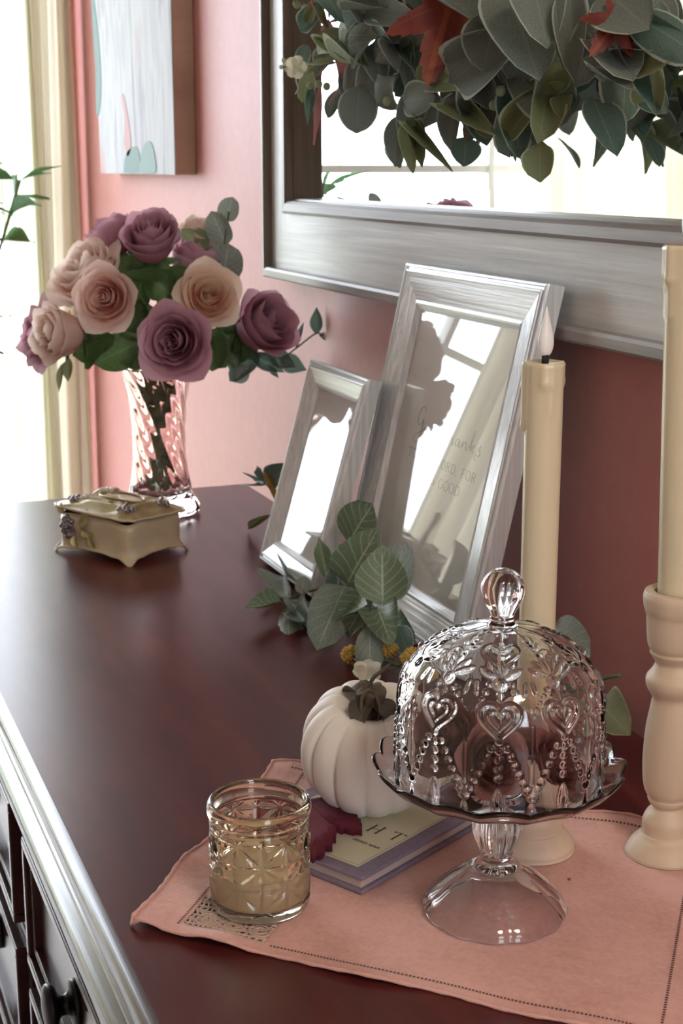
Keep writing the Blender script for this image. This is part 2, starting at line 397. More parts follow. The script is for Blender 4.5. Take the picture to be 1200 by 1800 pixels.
# unseen warm lamp added behind the viewer as fill light
LX, LY = .60, .42
cl_ = thing('fill_lamp', 'added round fill lamp with a warm white diffuser, unseen behind the viewer', 'lamp', (LX, LY, CEIL_Z))
v, f = lathe([(1e-4, 0), (.225, 0), (.23, -.006), (.23, -.035), (.205, -.040)], 48); me = mesh([(x + LX, y + LY, z + CEIL_Z) for x, y, z in v], f[:-1], True); new_obj('fill_lamp_base', me, cl_, MT['white_trim'])
m_, nt_, b_ = mat('fill_lamp_diffuser'); b_.inputs['Base Color'].default_value = (.9, .88, .82, 1); b_.inputs['Emission Color'].default_value = (1.0, .85, .66, 1); b_.inputs['Emission Strength'].default_value = 20.0
v, f = lathe([(.205, -.040), (.19, -.062), (.13, -.082), (.06, -.090), (1e-4, -.092)], 48); me = mesh([(x + LX, y + LY, z + CEIL_Z) for x, y, z in v], f[:-1], True); new_obj('diffuser', me, cl_, m_)

# ================================================================== DRESSER
DL, DR, DF, DB = -2.226, -.40, .178, .706
dr = thing('dresser', 'dark mahogany dresser with a glossy moulded front edge, under all the decor', 'dresser', ((DL + DR) / 2, (DF + DB) / 2, FLOOR_Z))
bm = bmesh.new(); box_bm(bm, DL, DR, DF + .010, DB, -.022, 0, 0); 
new_obj('top', bm_mesh(bm), dr, MT['dresser'])
prof = [(.010, 0), (.005, -.0008), (.001, -.004), (0, -.009), (.0005, -.015), (.003, -.0185), (.0045, -.0195), (.004, -.0215), (.0012, -.0235), (.0005, -.026), (.002, -.029), (.006, -.0305),
        (.011, -.034), (.0145, -.041), (.0155, -.049), (.013, -.056), (.008, -.061), (.0035, -.064), (.001, -.068), (0, -.073), (.001, -.078), (.004, -.082), (.010, -.084), (.016, -.0845)]
def edge_sweep(pr):
    path = [((DR, DF), (0, -1)), ((DL, DF), None), ((DL, DB), (-1, 0))]
    V = []
    for (x, y), nrm in path:
        for (d, z) in pr:
            if nrm == (0, -1): V.append((x, y + d, z))
            elif nrm == (-1, 0): V.append((x + d, y, z))
            else: V.append((x + d, y + d, z))
    n = len(pr); F = []
    for s in range(2):
        for k in range(n - 1): F.append((s * n + k, s * n + k + 1, (s + 1) * n + k + 1, (s + 1) * n + k))
    return V, F
v, f = edge_sweep(smooth_profile(prof, 3)); new_obj('edge_molding', mesh(v, f, True), dr, MT['gloss_mold'])
new_obj('carcass', box(DL + .02, DR, DF + .030, DB - .01, FLOOR_Z + .10, -.022, .002), dr, MT['gloss_mold'])
new_obj('plinth', box(DL + .03, DR, DF + .04, DB - .02, FLOOR_Z, FLOOR_Z + .10, .004), dr, MT['gloss_mold'])
dw = [(-2.18, -1.36), (-1.30, -.48)]
def drawer(x0, x1, z0, z1):
    o = new_obj('drawer', box(x0, x1, DF + .019, DF + .05, z0, z1, .003), dr, MT['gloss_mold'])
    fr = []
    def loop(inset, w, y0, y1, name):
        bm = bmesh.new()
        for (p0, p1, q0, q1) in ((x0 + inset, x1 - inset, z1 - inset - w, z1 - inset), (x0 + inset, x1 - inset, z0 + inset, z0 + inset + w),
                                 (x0 + inset, x0 + inset + w, z0 + inset + w, z1 - inset - w), (x1 - inset - w, x1 - inset, z0 + inset + w, z1 - inset - w)):
            box_bm(bm, p0, p1, y0, y1, q0, q1, .0016)
        new_obj(name, bm_mesh(bm), o, MT['gloss_mold'])
    loop(.008, .010, DF + .008, DF + .021, 'drawer_bead'); loop(.026, .006, DF + .012, DF + .021, 'drawer_bead')
    for xc in (x0 + .20, x1 - .345 if x1 > -1 else x1 - .20):
        zc = (z0 + z1) / 2
        pv, pf = lathe(smooth_profile([(.0190, 0), (.0200, .002), (.0185, .0050), (.0110, .0070), (.0085, .0105), (.0095, .0150), (.0165, .0180), (.0195, .0215), (.0185, .0255), (.0120, .0280), (1e-4, .0290)], 3), 28)
        V_ = [(xc + a_, DF + .0192 - c_, zc + b_) for a_, b_, c_ in pv]
        new_obj('drawer_knob', mesh(V_, pf, True), o, MT['iron'])
for (x0, x1) in dw:
    zz = -.100
    for hgt in (.145, .175, .19, .19):
        drawer(x0, x1, zz - hgt, zz); zz -= hgt + .012

# ================================================================== MIRROR
MX0, MX1, MZ0, MZ1 = -2.18, -.72, .333, 1.30
mir = thing('wall_mirror', 'large mirror in a whitewashed wood frame, on the pink wall behind the frames', 'mirror', ((MX0 + MX1) / 2, WALL_Y, MZ0))
def rail_rect(pr, x0, x1, z0, z1, mats, names, parent, xf=None):
    """four mitred rails; pr: (inset from the outer edge, y) loop going round the section."""
    for side in range(4):
        V = []
        for e in range(2):
            for (d, y) in pr:
                if side == 0: V.append(((x0 + d) if e == 0 else (x1 - d), y, z0 + d))       # bottom
                elif side == 1: V.append((x1 - d, y, (z0 + d) if e == 0 else (z1 - d)))     # right
                elif side == 2: V.append(((x1 - d) if e == 0 else (x0 + d), y, z1 - d))     # top
                else: V.append((x0 + d, y, (z1 - d) if e == 0 else (z0 + d)))               # left
        n = len(pr); F = [(k, n + k, n + (k + 1) % n, (k + 1) % n) for k in range(n)]
        F.append(tuple(range(n))); F.append(tuple(range(2 * n - 1, n - 1, -1)))
        if xf is not None: V = [xf @ Vector(p) for p in V]
        me = mesh(V, F)
        bm = bmesh.new(); bm.from_mesh(me); bmesh.ops.recalc_face_normals(bm, faces=bm.faces); bm.to_mesh(me); bm.free()
        new_obj(names, me, parent, mats[side % 2])
fy = WALL_Y - .002
rail_rect([(0, fy), (0, .727), (.003, .7235), (.012, .7225), (.0155, .7245), (.016, .736), (.016, fy)], MX0, MX1, MZ0, MZ1, (MT['lip'], MT['lip_v']), 'outer_lip', mir)
rail_rect([(.016, fy), (.016, .7355), (.098, .734), (.098, fy)], MX0, MX1, MZ0, MZ1, (MT['frame_wash_h'], MT['frame_wash_v']), 'frame_rail', mir)
rail_rect([(.098, fy), (.098, .725), (.102, .7215), (.112, .7215), (.116, .725), (.1165, .733), (.1195, .734), (.120, .752), (.120, fy)], MX0, MX1, MZ0, MZ1, (MT['lip'], MT['lip_v']), 'inner_lip', mir)
gx0, gx1, gz0, gz1 = MX0 + .120, MX1 - .120, MZ0 + .120, MZ1 - .120
bw = .022
V = [(gx0, .7515, gz0), (gx1, .7515, gz0), (gx1, .7515, gz1), (gx0, .7515, gz1),
     (gx0 + bw, .7510, gz0 + bw), (gx1 - bw, .7510, gz0 + bw), (gx1 - bw, .7510, gz1 - bw), (gx0 + bw, .7510, gz1 - bw)]
new_obj('mirror_glass', mesh(V, [(4, 5, 6, 7), (0, 1, 5, 4), (1, 2, 6, 5), (2, 3, 7, 6), (3, 0, 4, 7)]), mir, MT['mirror'])

# ================================================================== CANVAS
def canvas_mat():
    m, nt, b = mat('abstract_painting'); L = nt.links.new
    tc = N(nt, 'ShaderNodeTexCoord')
    mp = N(nt, 'ShaderNodeMapping'); mp.inputs['Scale'].default_value = (9, 1, 1.6); L(tc.outputs['Object'], mp.inputs[0])
    n1 = N(nt, 'ShaderNodeTexNoise', Scale=1.3, Detail=6, Distortion=1.4); L(mp.outputs[0], n1.inputs['Vector'])
    base = ramp(nt, n1.outputs['Fac'], [(.30, (.20, .17, .21)), (.41, (.36, .34, .38)), (.50, (.50, .50, .51)), (.62, (.40, .40, .43)), (.70, (.50, .50, .50))])
    n2 = N(nt, 'ShaderNodeTexNoise', Scale=1.0, Detail=3, Distortion=.8)
    mp2 = N(nt, 'ShaderNodeMapping'); mp2.inputs['Scale'].default_value = (4, 1, 2.2); mp2.inputs['Location'].default_value = (3.4, 0, 1.9); L(tc.outputs['Object'], mp2.inputs[0]); L(mp2.outputs[0], n2.inputs['Vector'])
    mk = ramp(nt, n2.outputs['Fac'], [(.60, (0, 0, 0)), (.66, (1, 1, 1))])
    mx = N(nt, 'ShaderNodeMix', data_type='RGBA'); L(mk, mx.inputs['Factor']); L(base, mx.inputs['A']); mx.inputs['B'].default_value = (.50, .33, .33, 1)
    L(mx.outputs['Result'], b.inputs['Base Color']); b.inputs['Roughness'].default_value = .7
    return m
cv = thing('canvas_art', 'abstract white and grey canvas painting on a deep pale wood box, on the pink wall', 'painting', (-2.97, WALL_Y, .4825))
cx0, cx1, cz0, cz1, cy0 = -3.272, -2.656, .4825, 1.25, .719
new_obj('canvas_face', box(cx0, cx1, cy0, cy0 + .002, cz0, cz1, .0005), cv, canvas_mat())
MT['canvas_side'] = noisy('pine_side', (.42, .28, .20), (.55, .39, .29), 3, .6, .05, (1, 1, 5))
new_obj('wood_box', box(cx0 + .001, cx1, cy0 + .002, WALL_Y - .001, cz0, cz1, .001), cv, MT['canvas_side'])
# painted leaf-shaped strokes: thin paint layers lying on the canvas
def blob(pts, y, m, name='brush_stroke'):
    P = catmull([(p[0], p[1], 0) for p in pts] + [(pts[0][0], pts[0][1], 0)], 5)[:-1]
    n = len(P); V = [(p.x, y - .0009, p.y) for p in P] + [(p.x, y, p.y) for p in P]
    F = [tuple(range(n))] + [(i, n + i, n + (i + 1) % n, (i + 1) % n) for i in range(n)]
    new_obj(name, mesh(V, F), cv, m)
teal = plain('teal_paint', (.16, .25, .24), .7); tealb = plain('pale_teal_paint', (.22, .31, .30), .7); pinkp = plain('pink_paint_stroke', (.50, .28, .28), .7)
def cpt(px, py): p = at(px, py, cy0); return (p.x, p.z)
blob([cpt(*q) for q in [(218, 303), (220, 278), (228, 262), (240, 258), (246, 275), (244, 303)]], cy0, teal)
blob([cpt(*q) for q in [(246, 303), (249, 270), (257, 250), (267, 252), (273, 275), (273, 304)]], cy0 - .0004, tealb)
blob([cpt(*q) for q in [(218, 250), (219, 205), (214, 170), (218, 168), (226, 210), (231, 255), (225, 275)]], cy0, pinkp)
blob([cpt(*q) for q in [(166, 0), (173, 60), (178, 130), (176, 190), (170, 200), (168, 120), (164, 60), (161, 0)]], cy0, teal)

# ================================================================== LEANING PICTURE FRAMES
def lean_frame(name, label, XR, Yb, th, H, Wd, r, t, group=None):
    root = thing(name, label, 'picture frame', (XR - Wd / 2, Yb, 0), group)
    # local: x 0..Wd (left to right), y depth (0 = front, + back), z 0..H
    xf = Matrix(((1, 0, 0, XR - Wd), (0, math.cos(th), math.sin(th), Yb), (0, -math.sin(th), math.cos(th), t * math.sin(th) + .0006), (0, 0, 0, 1)))
    rail_rect([(0, t), (0, .004), (.0012, .0015), (.0035, .001), (.0042, .0032), (.007, .0032), (.0078, .0005), (.0095, 0), (.011, .001),
               (r * .78, .0062), (r * .84, .0056), (r * .88, .0066), (r * .97, .0095), (r, .0105), (r, t)], 0, Wd, 0, H, (MT['silver_h'], MT['silver_v']), 'frame_rail', root, xf)
    def pl(name, d, y0, y1, m):
        me = box(d, Wd - d, y0, y1, d, H - d); me.transform(xf); return new_obj(name, me, root, m)
    pl('glass', r - .001, .0100, .0112, MT['frame_glass'])
    pr = pl('print', r - .001, .0118, .0126, MT['paper'])
    pl('backing', r - .002, .0130, t - .002, MT['backing'])
    return root, pr, xf
bigf, bigprint, bxf = lean_frame('picture_frame', 'larger champagne silver frame with a thanksgiving print, leaning on the mirror', -1.2598, .6183, .2211, .3945, .3365, .0512, .021, None)
smf, smprint, sxf = lean_frame('picture_frame', 'smaller champagne silver frame leaning left of the larger framed print', -1.5653, .5739, .2754, .2647, .1949, .0327, .019, None)
# easel leg of the small frame
def easel(root, xf, Wd, H, t, th):
    bm = bmesh.new(); box_bm(bm, Wd * .38, Wd * .62, t - .003, t - .001, .0, H * .7, .0005); me = bm_mesh(bm); me.transform(xf); new_obj('easel_back', me, root, MT['backing'])
easel(smf, sxf, .1949, .2647, .019, .2754)

# lettering: strokes as thin flat ribbons just above the paper
def ribbon(pts, hw, y, thick=None):
    V, F = [], []
    for i, p in enumerate(pts):
        a = pts[max(0, i - 1)]; b = pts[min(len(pts) - 1, i + 1)]
        dx, dz = b[0] - a[0], b[1] - a[1]; L = math.hypot(dx, dz) or 1
        w = hw * (1.0 if thick is None else thick(dx / L, dz / L))
        V += [(p[0] - dz / L * w, y, p[1] + dx / L * w), (p[0] + dz / L * w, y, p[1] - dx / L * w)]
    for i in range(len(pts) - 1): F.append((2 * i, 2 * i + 1, 2 * i + 3, 2 * i + 2))
    return V, F
def arc(cx, cy, rx, ry, a0, a1, n=12): return [(cx + rx * math.cos(math.radians(a0 + (a1 - a0) * i / n)), cy + ry * math.sin(math.radians(a0 + (a1 - a0) * i / n))) for i in range(n + 1)]
CAPS = {'T': (.62, [[(0, 1), (.62, 1)], [(.31, 1), (.31, 0)], [(0, 1), (0, .86)], [(.62, 1), (.62, .86)], [(.2, 0), (.42, 0)]]),
 'O': (.74, [arc(.37, .5, .36, .5, 90, 450, 24)]),
 'H': (.72, [[(.1, 1), (.1, 0)], [(.62, 1), (.62, 0)], [(.1, .5), (.62, .5)], [(0, 1), (.2, 1)], [(.52, 1), (.72, 1)], [(0, 0), (.2, 0)], [(.52, 0), (.72, 0)]]),
 'E': (.56, [[(.1, 1), (.1, 0)], [(0, 1), (.54, 1), (.54, .84)], [(.1, .52), (.42, .52)], [(0, 0), (.56, 0), (.56, .16)]]),
 'L': (.54, [[(.1, 1), (.1, 0)], [(0, 1), (.2, 1)], [(0, 0), (.54, 0), (.54, .18)]]),
 'R': (.64, [[(.1, 1), (.1, 0)], [(0, 1), (.3, 1)] + arc(.3, .76, .24, .24, 90, -90, 10) + [(.1, .52)], [(.3, .52), (.62, 0)], [(0, 0), (.2, 0)]]),
 'D': (.72, [[(.1, 1), (.1, 0)], [(0, 1), (.3, 1)] + arc(.3, .5, .4, .5, 90, -90, 14) + [(0, 0)]]),
 'F': (.54, [[(.1, 1), (.1, 0)], [(0, 1), (.54, 1), (.54, .84)], [(.1, .52), (.42, .52)], [(0, 0), (.22, 0)]]),
 'I': (.24, [[(.12, 1), (.12, 0)], [(.02, 1), (.22, 1)], [(.02, 0), (.22, 0)]]),
 'S': (.5, [arc(.25, .76, .22, .24, 20, 270, 14) + arc(.25, .26, .23, .26, 90, -160, 14)]),
 'G': (.74, [arc(.38, .5, .36, .5, 40, 330, 20) + [(.7, .44), (.5, .44)]]),
 ',': (.2, [[(.1, .06), (.1, -.02), (.04, -.16)]]), ';': (.2, [[(.1, .06), (.1, -.02), (.04, -.16)]]), ' ': (.42, []),
 'W': (.95, [[(.05, 1), (.27, 0), (.48, .9), (.7, 0), (.92, 1)]]), 'A': (.7, [[(.02, 0), (.35, 1), (.68, 0)], [(.16, .38), (.54, .38)]]), 'U': (.7, [[(.1, 1), (.1, .3)] + arc(.35, .3, .25, .3, 180, 360, 10) + [(.6, 1)]]),
 'N': (.74, [[(.1, 0), (.1, 1), (.64, 0), (.64, 1)]])}
def caps_text(txt, u0, u1, v0, h, hw, y):
    tot = sum(CAPS[c][0] + .16 for c in txt) - .16
    sx = (u1 - u0) / (tot * h); x = 0; parts = []
    for c in txt:
        wd, st = CAPS[c]
        for s in st: parts.append(ribbon([(u0 + (x + p[0]) * h * sx, v0 + p[1] * h) for p in s], hw, y, lambda a, b: .55 + .75 * abs(b)))
        x += wd + .16
    return join(parts)
def put_text(vf, xf, parent, m, name='lettering'):
    v, f = vf; me = mesh([xf @ Vector(p) for p in v], f); return new_obj(name, me, parent, m)
PY = .01165
put_text(caps_text('TO THE LORD, FOR', .094, .262, .1830, .0098, .00042, PY), bxf, bigprint, MT['ink'])
put_text(caps_text('HE IS GOOD', .127, .233, .1628, .0105, .00042, PY), bxf, bigprint, MT['ink'])
# cursive line "Give thanks" (unit = x-height .0085, origin = left of G on the baseline)
CUR = [
 [(2.0, 3.2), (1.6, 3.75), (1.0, 3.6), (.55, 2.7), (.5, 1.6), (.9, 1.0), (1.5, 1.3), (1.85, 2.0), (1.85, 1.0), (1.7, -.6), (1.2, -1.6), (.5, -1.5), (.35, -.9), (1.0, -.2), (2.0, .25), (2.5, .9)],
 [(2.5, .9), (2.45, .3), (2.65, 0), (3.0, .35), (3.2, .9)], [(2.55, 1.5), (2.6, 1.55)],
 [(3.2, .9), (3.5, 1.0), (3.6, .2), (3.8, 0), (4.2, .6), (4.35, 1.05), (4.5, .9)],
 [(4.5, .5), (4.95, .55), (5.25, .85), (5.0, 1.05), (4.7, .75), (4.7, .25), (5.0, 0), (5.6, .35)],
 [(6.6, 2.7), (7.6, 3.0), (8.6, 2.8), (9.4, 3.0)], [(8.0, 2.9), (7.8, 1.4), (7.4, .2), (7.0, -.1), (6.7, .2)],
 [(8.4, .2), (9.0, 1.4), (9.35, 2.6), (9.05, 2.9), (8.8, 2.0), (8.65, 0), (8.9, .7), (9.3, 1.05), (9.5, .7), (9.5, .15), (9.75, 0), (10.1, .5)],
 [(11.0, .9), (10.6, 1.05), (10.25, .6), (10.4, .05), (10.8, .2), (11.05, .95), (11.05, .2), (11.25, 0), (11.7, .6)],
 [(11.7, 1.0), (11.85, .7), (11.75, 0), (12.1, .8), (12.5, 1.05), (12.65, .7), (12.65, .15), (12.9, 0), (13.3, .6)],
 [(13.3, .4), (14.0, 1.7), (14.2, 2.7), (13.95, 2.9), (13.75, 2.0), (13.65, 0)], [(13.65, .45), (14.3, 1.05), (14.4, .75), (13.95, .5), (14.4, .1), (14.8, .1), (15.3, .7)],
 [(15.3, .7), (15.75, 1.25), (15.7, .6), (15.95, .2), (15.6, -.25), (15.1, -.05), (14.9, -.5), (15.4, -.9)]]
parts = []
for s in CUR:
    P = [(.0955 + p[0] * .0103, .2120 + p[1] * .0076) for p in smooth_profile(s, 6)]
    parts.append(ribbon(P, .00042, PY, lambda a, b: .65 + .7 * abs(min(0, b)) + .2 * abs(b)))
put_text(join(parts), bxf, bigprint, MT['ink'])

# ================================================================== CANDLES AND HOLDERS
def holder(label, x, y, prof_):
    o = new_obj('candle_holder', None) if False else thing('candle_holder', label, 'candle holder', (x, y, .0012))
    pr = smooth_profile(prof_, 3)
    v, f = lathe([(max(1e-4, r), z) for r, z in pr], 72); me = mesh(v, f, True); me.transform(Matrix.Translation((x, y, .0016)))
    new_obj('turned_post', me, o, MT['pale_wood'])
    zt = prof_[-1][1]
    return o, zt + .0016
s_ = .0004245
def hp(cut=1.0):
    axis = lambda yy: 1167 - .048 * (yy - 1500)
    pts = [(1099, 1497, .0014), (1107, 1484, .0074), (1116, 1476, .0115), (1122, 1471, .0135), (1126, 1465, .016), (1128, 1463, .0168), (1128, 1452, .0225), (1129, 1443, .0265), (1136, 1430, .0325), (1146, 1419, .037),
           (1141, 1414, .0392), (1137, 1406, .043), (1137.5, 1401, .045), (1132, 1390, .0500), (1129, 1371, .0585), (1129, 1335, .0748), (1134, 1284, .0975), (1142, 1245, .1147),
           (1144.5, 1228, .1222), (1138, 1216, .1275), (1134, 1205, .132), (1135, 1193, .1375), (1142, 1184, .1415), (1148, 1175, .1455), (1150, 1166, .149), (1144, 1157, .1532), (1141, 1151, .156), (1142, 1145, .158),
           (1138, 1137, .1615), (1136, 1120, .169), (1135, 1087, .1832), (1133, 1078, .187), (1131, 1070, .1905), (1130, 1054, .197), (1132, 1047, .2005)]
    pr = [(0, 0), (.0275, 0), (.0285, .0004)] + [((axis(yy) - xx) * s_, z) for xx, yy, z in pts] + [((1188 - 1134) * s_, .2022), (.017, .2022), (.0165, .198), (0, .1978)]
    return pr
h2x, h2y = -.858, .595
h2, h2top = holder('pale turned wooden candle holder, the taller one at the mat edge', h2x, h2y, hp())
h1prof = [(0, 0), (.0305, 0), (.0318, .001), (.0322, .005), (.029, .010), (.0262, .0135), (.0245, .016), (.0237, .0168), (.0240, .0225), (.0235, .0265), (.020, .032), (.0150, .037), (.0165, .0392), (.018, .043),
          (.0175, .045), (.0195, .050), (.0205, .058), (.0195, .068), (.0165, .078), (.0150, .083), (.0180, .087), (.0165, .092), (.0190, .096), (.0215, .100), (.0215, .112), (.021, .1145), (.0155, .1145), (.0150, .111), (0, .1108)]
h1x, h1y = -.903, .5065
h1, h1top = holder('pale turned wooden candle holder, the shorter one behind the glass cake stand', h1x, h1y, h1prof)
def candle(label, base, top, r, seed):
    r_ = random.Random(seed); base = Vector(base); top = Vector(top); ax = (top - base); L = ax.length
    o = thing('taper_candle', label, 'candle', base)
    rot = ax.to_track_quat('Z', 'Y').to_matrix().to_4x4(); X = Matrix.Translation(base) @ rot
    drips = [(r_.uniform(0, 2 * PI), r_.uniform(.012, .055), r_.uniform(.0006, .0016)) for _ in range(11)]
    zs = [0, .0003, .001] + list(np.linspace(.004, L - .06, 14)) + list(np.linspace(L - .058, L - .004, 26)) + [L - .0025, L - .001, L - .0002]
    n = 64; pr = []
    for z in zs: pr.append((r * (1.0 + .03 * z / L), z))
    pr[0] = (r * .96, 0); pr[-3] = (pr[-3][0] * 1.01, zs[-3]); pr[-2] = (r * .985, zs[-2]); pr[-1] = (r * .93, zs[-1])
    pr += [(r * .80, L - .0012), (r * .45, L - .002), (1e-4, L - .0022)]
    def mod(th, rr, z, k):
        if z > L - .06 and rr > r * .9:
            for a, ln, h in drips:
                d = abs((th - a + PI) % (2 * PI) - PI)
                e = math.exp(-(d / .20) ** 2) * (1.0 if z > L - ln else math.exp(-((L - ln - z) / .0025) ** 2)) * (1.25 if abs(z - (L - ln)) < .004 else 1)
                rr += h * e
        return th, rr, z
    v, f = lathe(pr, n, mod); me = mesh(v, f, True); me.transform(X); new_obj('wax_body', me, o, MT['wax'])
    v, f = tube([(0, 0, L - .003), (0, 0, L + .0045)], .0026, 10); me = mesh(v, f, True); me.transform(X); new_obj('wick', me, o, MT['wick'])
    fl = smooth_profile([(.0001, 0), (.003, .0006), (.0050, .004), (.0059, .0085), (.0056, .013), (.0040, .020), (.0021, .027), (.0008, .0325), (.0001, .0345)], 4)
    v, f = lathe([(max(1e-4, a), b) for a, b in fl], 24); v = [(x, y * .75, z + L + .0035) for x, y, z in v]
    me = mesh(v, f, True); me.transform(X); new_obj('flame_bulb', me, o, MT['flame'])
c1t = Vector((-.9038, .5125, .3668)); c2t = Vector((-.8602, .586, .449))
candle('ivory flameless taper candle behind the glass cake dome', (h1x, h1y, h1top - .0030), (h1x - .0006, h1y + .0, .3672), .0129, 4)
candle('ivory flameless taper candle standing on the taller wooden holder', (h2x, h2y, h2top - .0038), (h2x - .001, h2y - .0065, .4480), .0146, 6)

# ================================================================== TABLE MAT
RT = np.array([-.896, .197]); RU = np.array([.69, .72]); RU /= np.linalg.norm(RU); RV = np.array([-.78, .62]); RV /= np.linalg.norm(RV)
RL, RW = .388, .292
def runner_pt(s, t, dz=0.0):
    p = RT + RU * s + RV * t
    wob = .0032 * math.sin(s * 60 + 1.0) * math.exp(-t / .02) + .0025 * math.sin(t * 55) * math.exp(-s / .02) + .002 * math.sin(s * 47) * math.exp(-(RW - t) / .02)
    lift = .0055 * math.exp(-((s / .03) ** 2 + (t / .05) ** 2)) * (1 if s + t > .0 else 0) + .006 * math.exp(-((s - .065) / .022) ** 2 - (t / .018) ** 2) + .004 * math.exp(-((t - .10) / .02) ** 2 - (s / .016) ** 2) + .005 * math.exp(-((t - RW) / .02) ** 2 - ((s - .02) / .02) ** 2) + .003 * math.exp(-((s - .17) / .03) ** 2 - (t / .014) ** 2) \
         + .005 * math.exp(-((s - .30) / .035) ** 2 - ((t - RW) / .015) ** 2)
    q = p + wob * (RU + RV) * .6
    return (q[0], q[1], .0010 + lift + dz)
def linen_mat():
    m, nt, b = mat('dusty_pink_linen'); L = nt.links.new
    tc = N(nt, 'ShaderNodeTexCoord'); mp = N(nt, 'ShaderNodeMapping'); mp.inputs['Scale'].default_value = (520, 400, 1); L(tc.outputs['UV'], mp.inputs[0])
    w1 = N(nt, 'ShaderNodeTexWave', Scale=1.0, Distortion=1.2, bands_direction='X'); w2 = N(nt, 'ShaderNodeTexWave', Scale=1.0, Distortion=1.2, bands_direction='Y')
    L(mp.outputs[0], w1.inputs['Vector']); L(mp.outputs[0], w2.inputs['Vector'])
    w1.inputs['Scale'].default_value = .05; w2.inputs['Scale'].default_value = .05
    ad = N(nt, 'ShaderNodeMath', operation='ADD'); L(w1.outputs['Fac'], ad.inputs[0]); L(w2.outputs['Fac'], ad.inputs[1])
    no = N(nt, 'ShaderNodeTexNoise', Scale=260, Detail=3); L(tc.outputs['Object'], no.inputs['Vector'])
    n3 = N(nt, 'ShaderNodeTexNoise', Scale=18, Detail=4); L(tc.outputs['Object'], n3.inputs['Vector'])
    a2 = N(nt, 'ShaderNodeMath', operation='MULTIPLY_ADD'); L(no.outputs['Fac'], a2.inputs[0]); a2.inputs[1].default_value = .7; L(n3.outputs['Fac'], a2.inputs[2])
    L(ramp(nt, a2.outputs[0], [(.55, (.58, .31, .255)), (1.1, (.72, .41, .35))]), b.inputs['Base Color'])
    b.inputs['Roughness'].default_value = .9; b.inputs['Specular IOR Level'].default_value = .2
    b.inputs['Sheen Weight'].default_value = .3
    a3 = N(nt, 'ShaderNodeMath', operation='ADD'); L(ad.outputs[0], a3.inputs[0]); L(no.outputs['Fac'], a3.inputs[1])
    bp = N(nt, 'ShaderNodeBump', Strength=.35, Distance=.0006); L(a3.outputs[0], bp.inputs['Height']); L(bp.outputs[0], b.inputs['Normal'])
    return m
MT['linen'] = linen_mat()
MT['lace'] = plain('lace_thread', (.50, .36, .29), .9)
MT['hem_hole'] = plain('hem_stitch_shadow', (.12, .05, .045), .9)
rn = thing('linen_mat', 'dusty pink linen table mat with drawn-thread hem and lace corner, on the dresser', 'table mat', (RT[0] + RU[0] * .19 + RV[0] * .14, RT[1] + RU[1] * .19 + RV[1] * .14, 0))
nu, nv = 156, 118
V, UV = [], []
for j in range(nv):
    for i in range(nu):
        s, t = RL * i / (nu - 1), RW * j / (nv - 1)
        V.append(runner_pt(s, t)); UV.append((s, t))
def lace_hole(s, t): return .036 < s < .096 and .014 < t < .058
F = []
for a, b, c, d in grid_faces(nu, nv):
    s = (UV[a][0] + UV[c][0]) / 2; t = (UV[a][1] + UV[c][1]) / 2
    if not lace_hole(s, t): F.append((a, b, c, d))
cl = new_obj('cloth', mesh(V, F, True, UV), rn, MT['linen'])
sm = cl.modifiers.new('thickness', 'SOLIDIFY'); sm.thickness = .0009; sm.offset = -1
# rolled hem along the four edges
def hem(fn, L, name='hem'):
    pts = [Vector(fn(L * i / 60)) + Vector((0, 0, .0004)) for i in range(61)]
    v, f = tube(pts, [.0013 + .0004 * math.sin(i * 1.9) for i in range(61)], 7); new_obj(name, mesh(v, f, True), rn, MT['linen'])
hem(lambda s: runner_pt(s, 0), RL); hem(lambda s: runner_pt(s, RW), RL); hem(lambda t: runner_pt(0, t), RW); hem(lambda t: runner_pt(RL, t), RW)
# drawn-thread ladder stitches (tiny dark gaps between thread bars), one part per side
def stitches(fn, a0, a1, n):
    V, F = [], []
    for k in range(n):
        a = a0 + (a1 - a0) * k / n; w = (a1 - a0) / n * .55
        q = [fn(a, -.0009), fn(a + w, -.0009), fn(a + w, .0009), fn(a, .0009)]
        o = len(V); V += [(p[0], p[1], p[2] + .0003) for p in q]; F.append((o, o + 1, o + 2, o + 3))
    o = new_obj('hem_stitches', mesh(V, F), rn, MT['hem_hole']); o['kind'] = 'stuff'
stitches(lambda a, d: runner_pt(.032 + d, a), .012, RW - .012, 95)
stitches(lambda a, d: runner_pt(RL - .032 + d, a), .012, RW - .012, 95)
stitches(lambda a, d: runner_pt(a, .0115 + d), .10, RL - .02, 110)
stitches(lambda a, d: runner_pt(a, RW - .0115 + d), .02, RL - .02, 120)
# lace inset: real threads spanning the opening
parts = []
def thread(pts, r=.0007): parts.append(tube([Vector(p) for p in pts], r, 5))
for k in range(14):
    s = .036 + .06 * (k + .5) / 14
    thread([runner_pt(s + .0012 * math.sin(9 * q + k), .014 + .044 * q / 8, .0003 * ((q + k) % 2)) for q in range(9)], .0010)
for k in range(10):
    t = .014 + .044 * (k + .5) / 10
    thread([runner_pt(.036 + .06 * q / 12, t + .0013 * math.sin(7 * q + k * 2), .0003 * ((q + k + 1) % 2)) for q in range(13)], .0010)
for (cs, ct, rr) in ((.050, .026, .0085), (.069, .026, .0085), (.088, .026, .0075), (.058, .044, .0075), (.078, .044, .0075)):
    for rad in (rr, rr * .55):
        thread([runner_pt(cs + rad * math.cos(a), ct + rad * math.sin(a), .0006) for a in np.linspace(0, 2 * PI, 22)], .0009)
    for a in np.linspace(0, 2 * PI, 9)[:-1]:
        thread([runner_pt(cs + rad * math.cos(a), ct + rad * math.sin(a), .0006) for rad in (rr * .1, rr * 1.0)], .0006)
v, f = join(parts); lo = new_obj('lace_inset', mesh(v, f, True), rn, MT['lace']); lo['kind'] = 'stuff'
MATZ = .0012

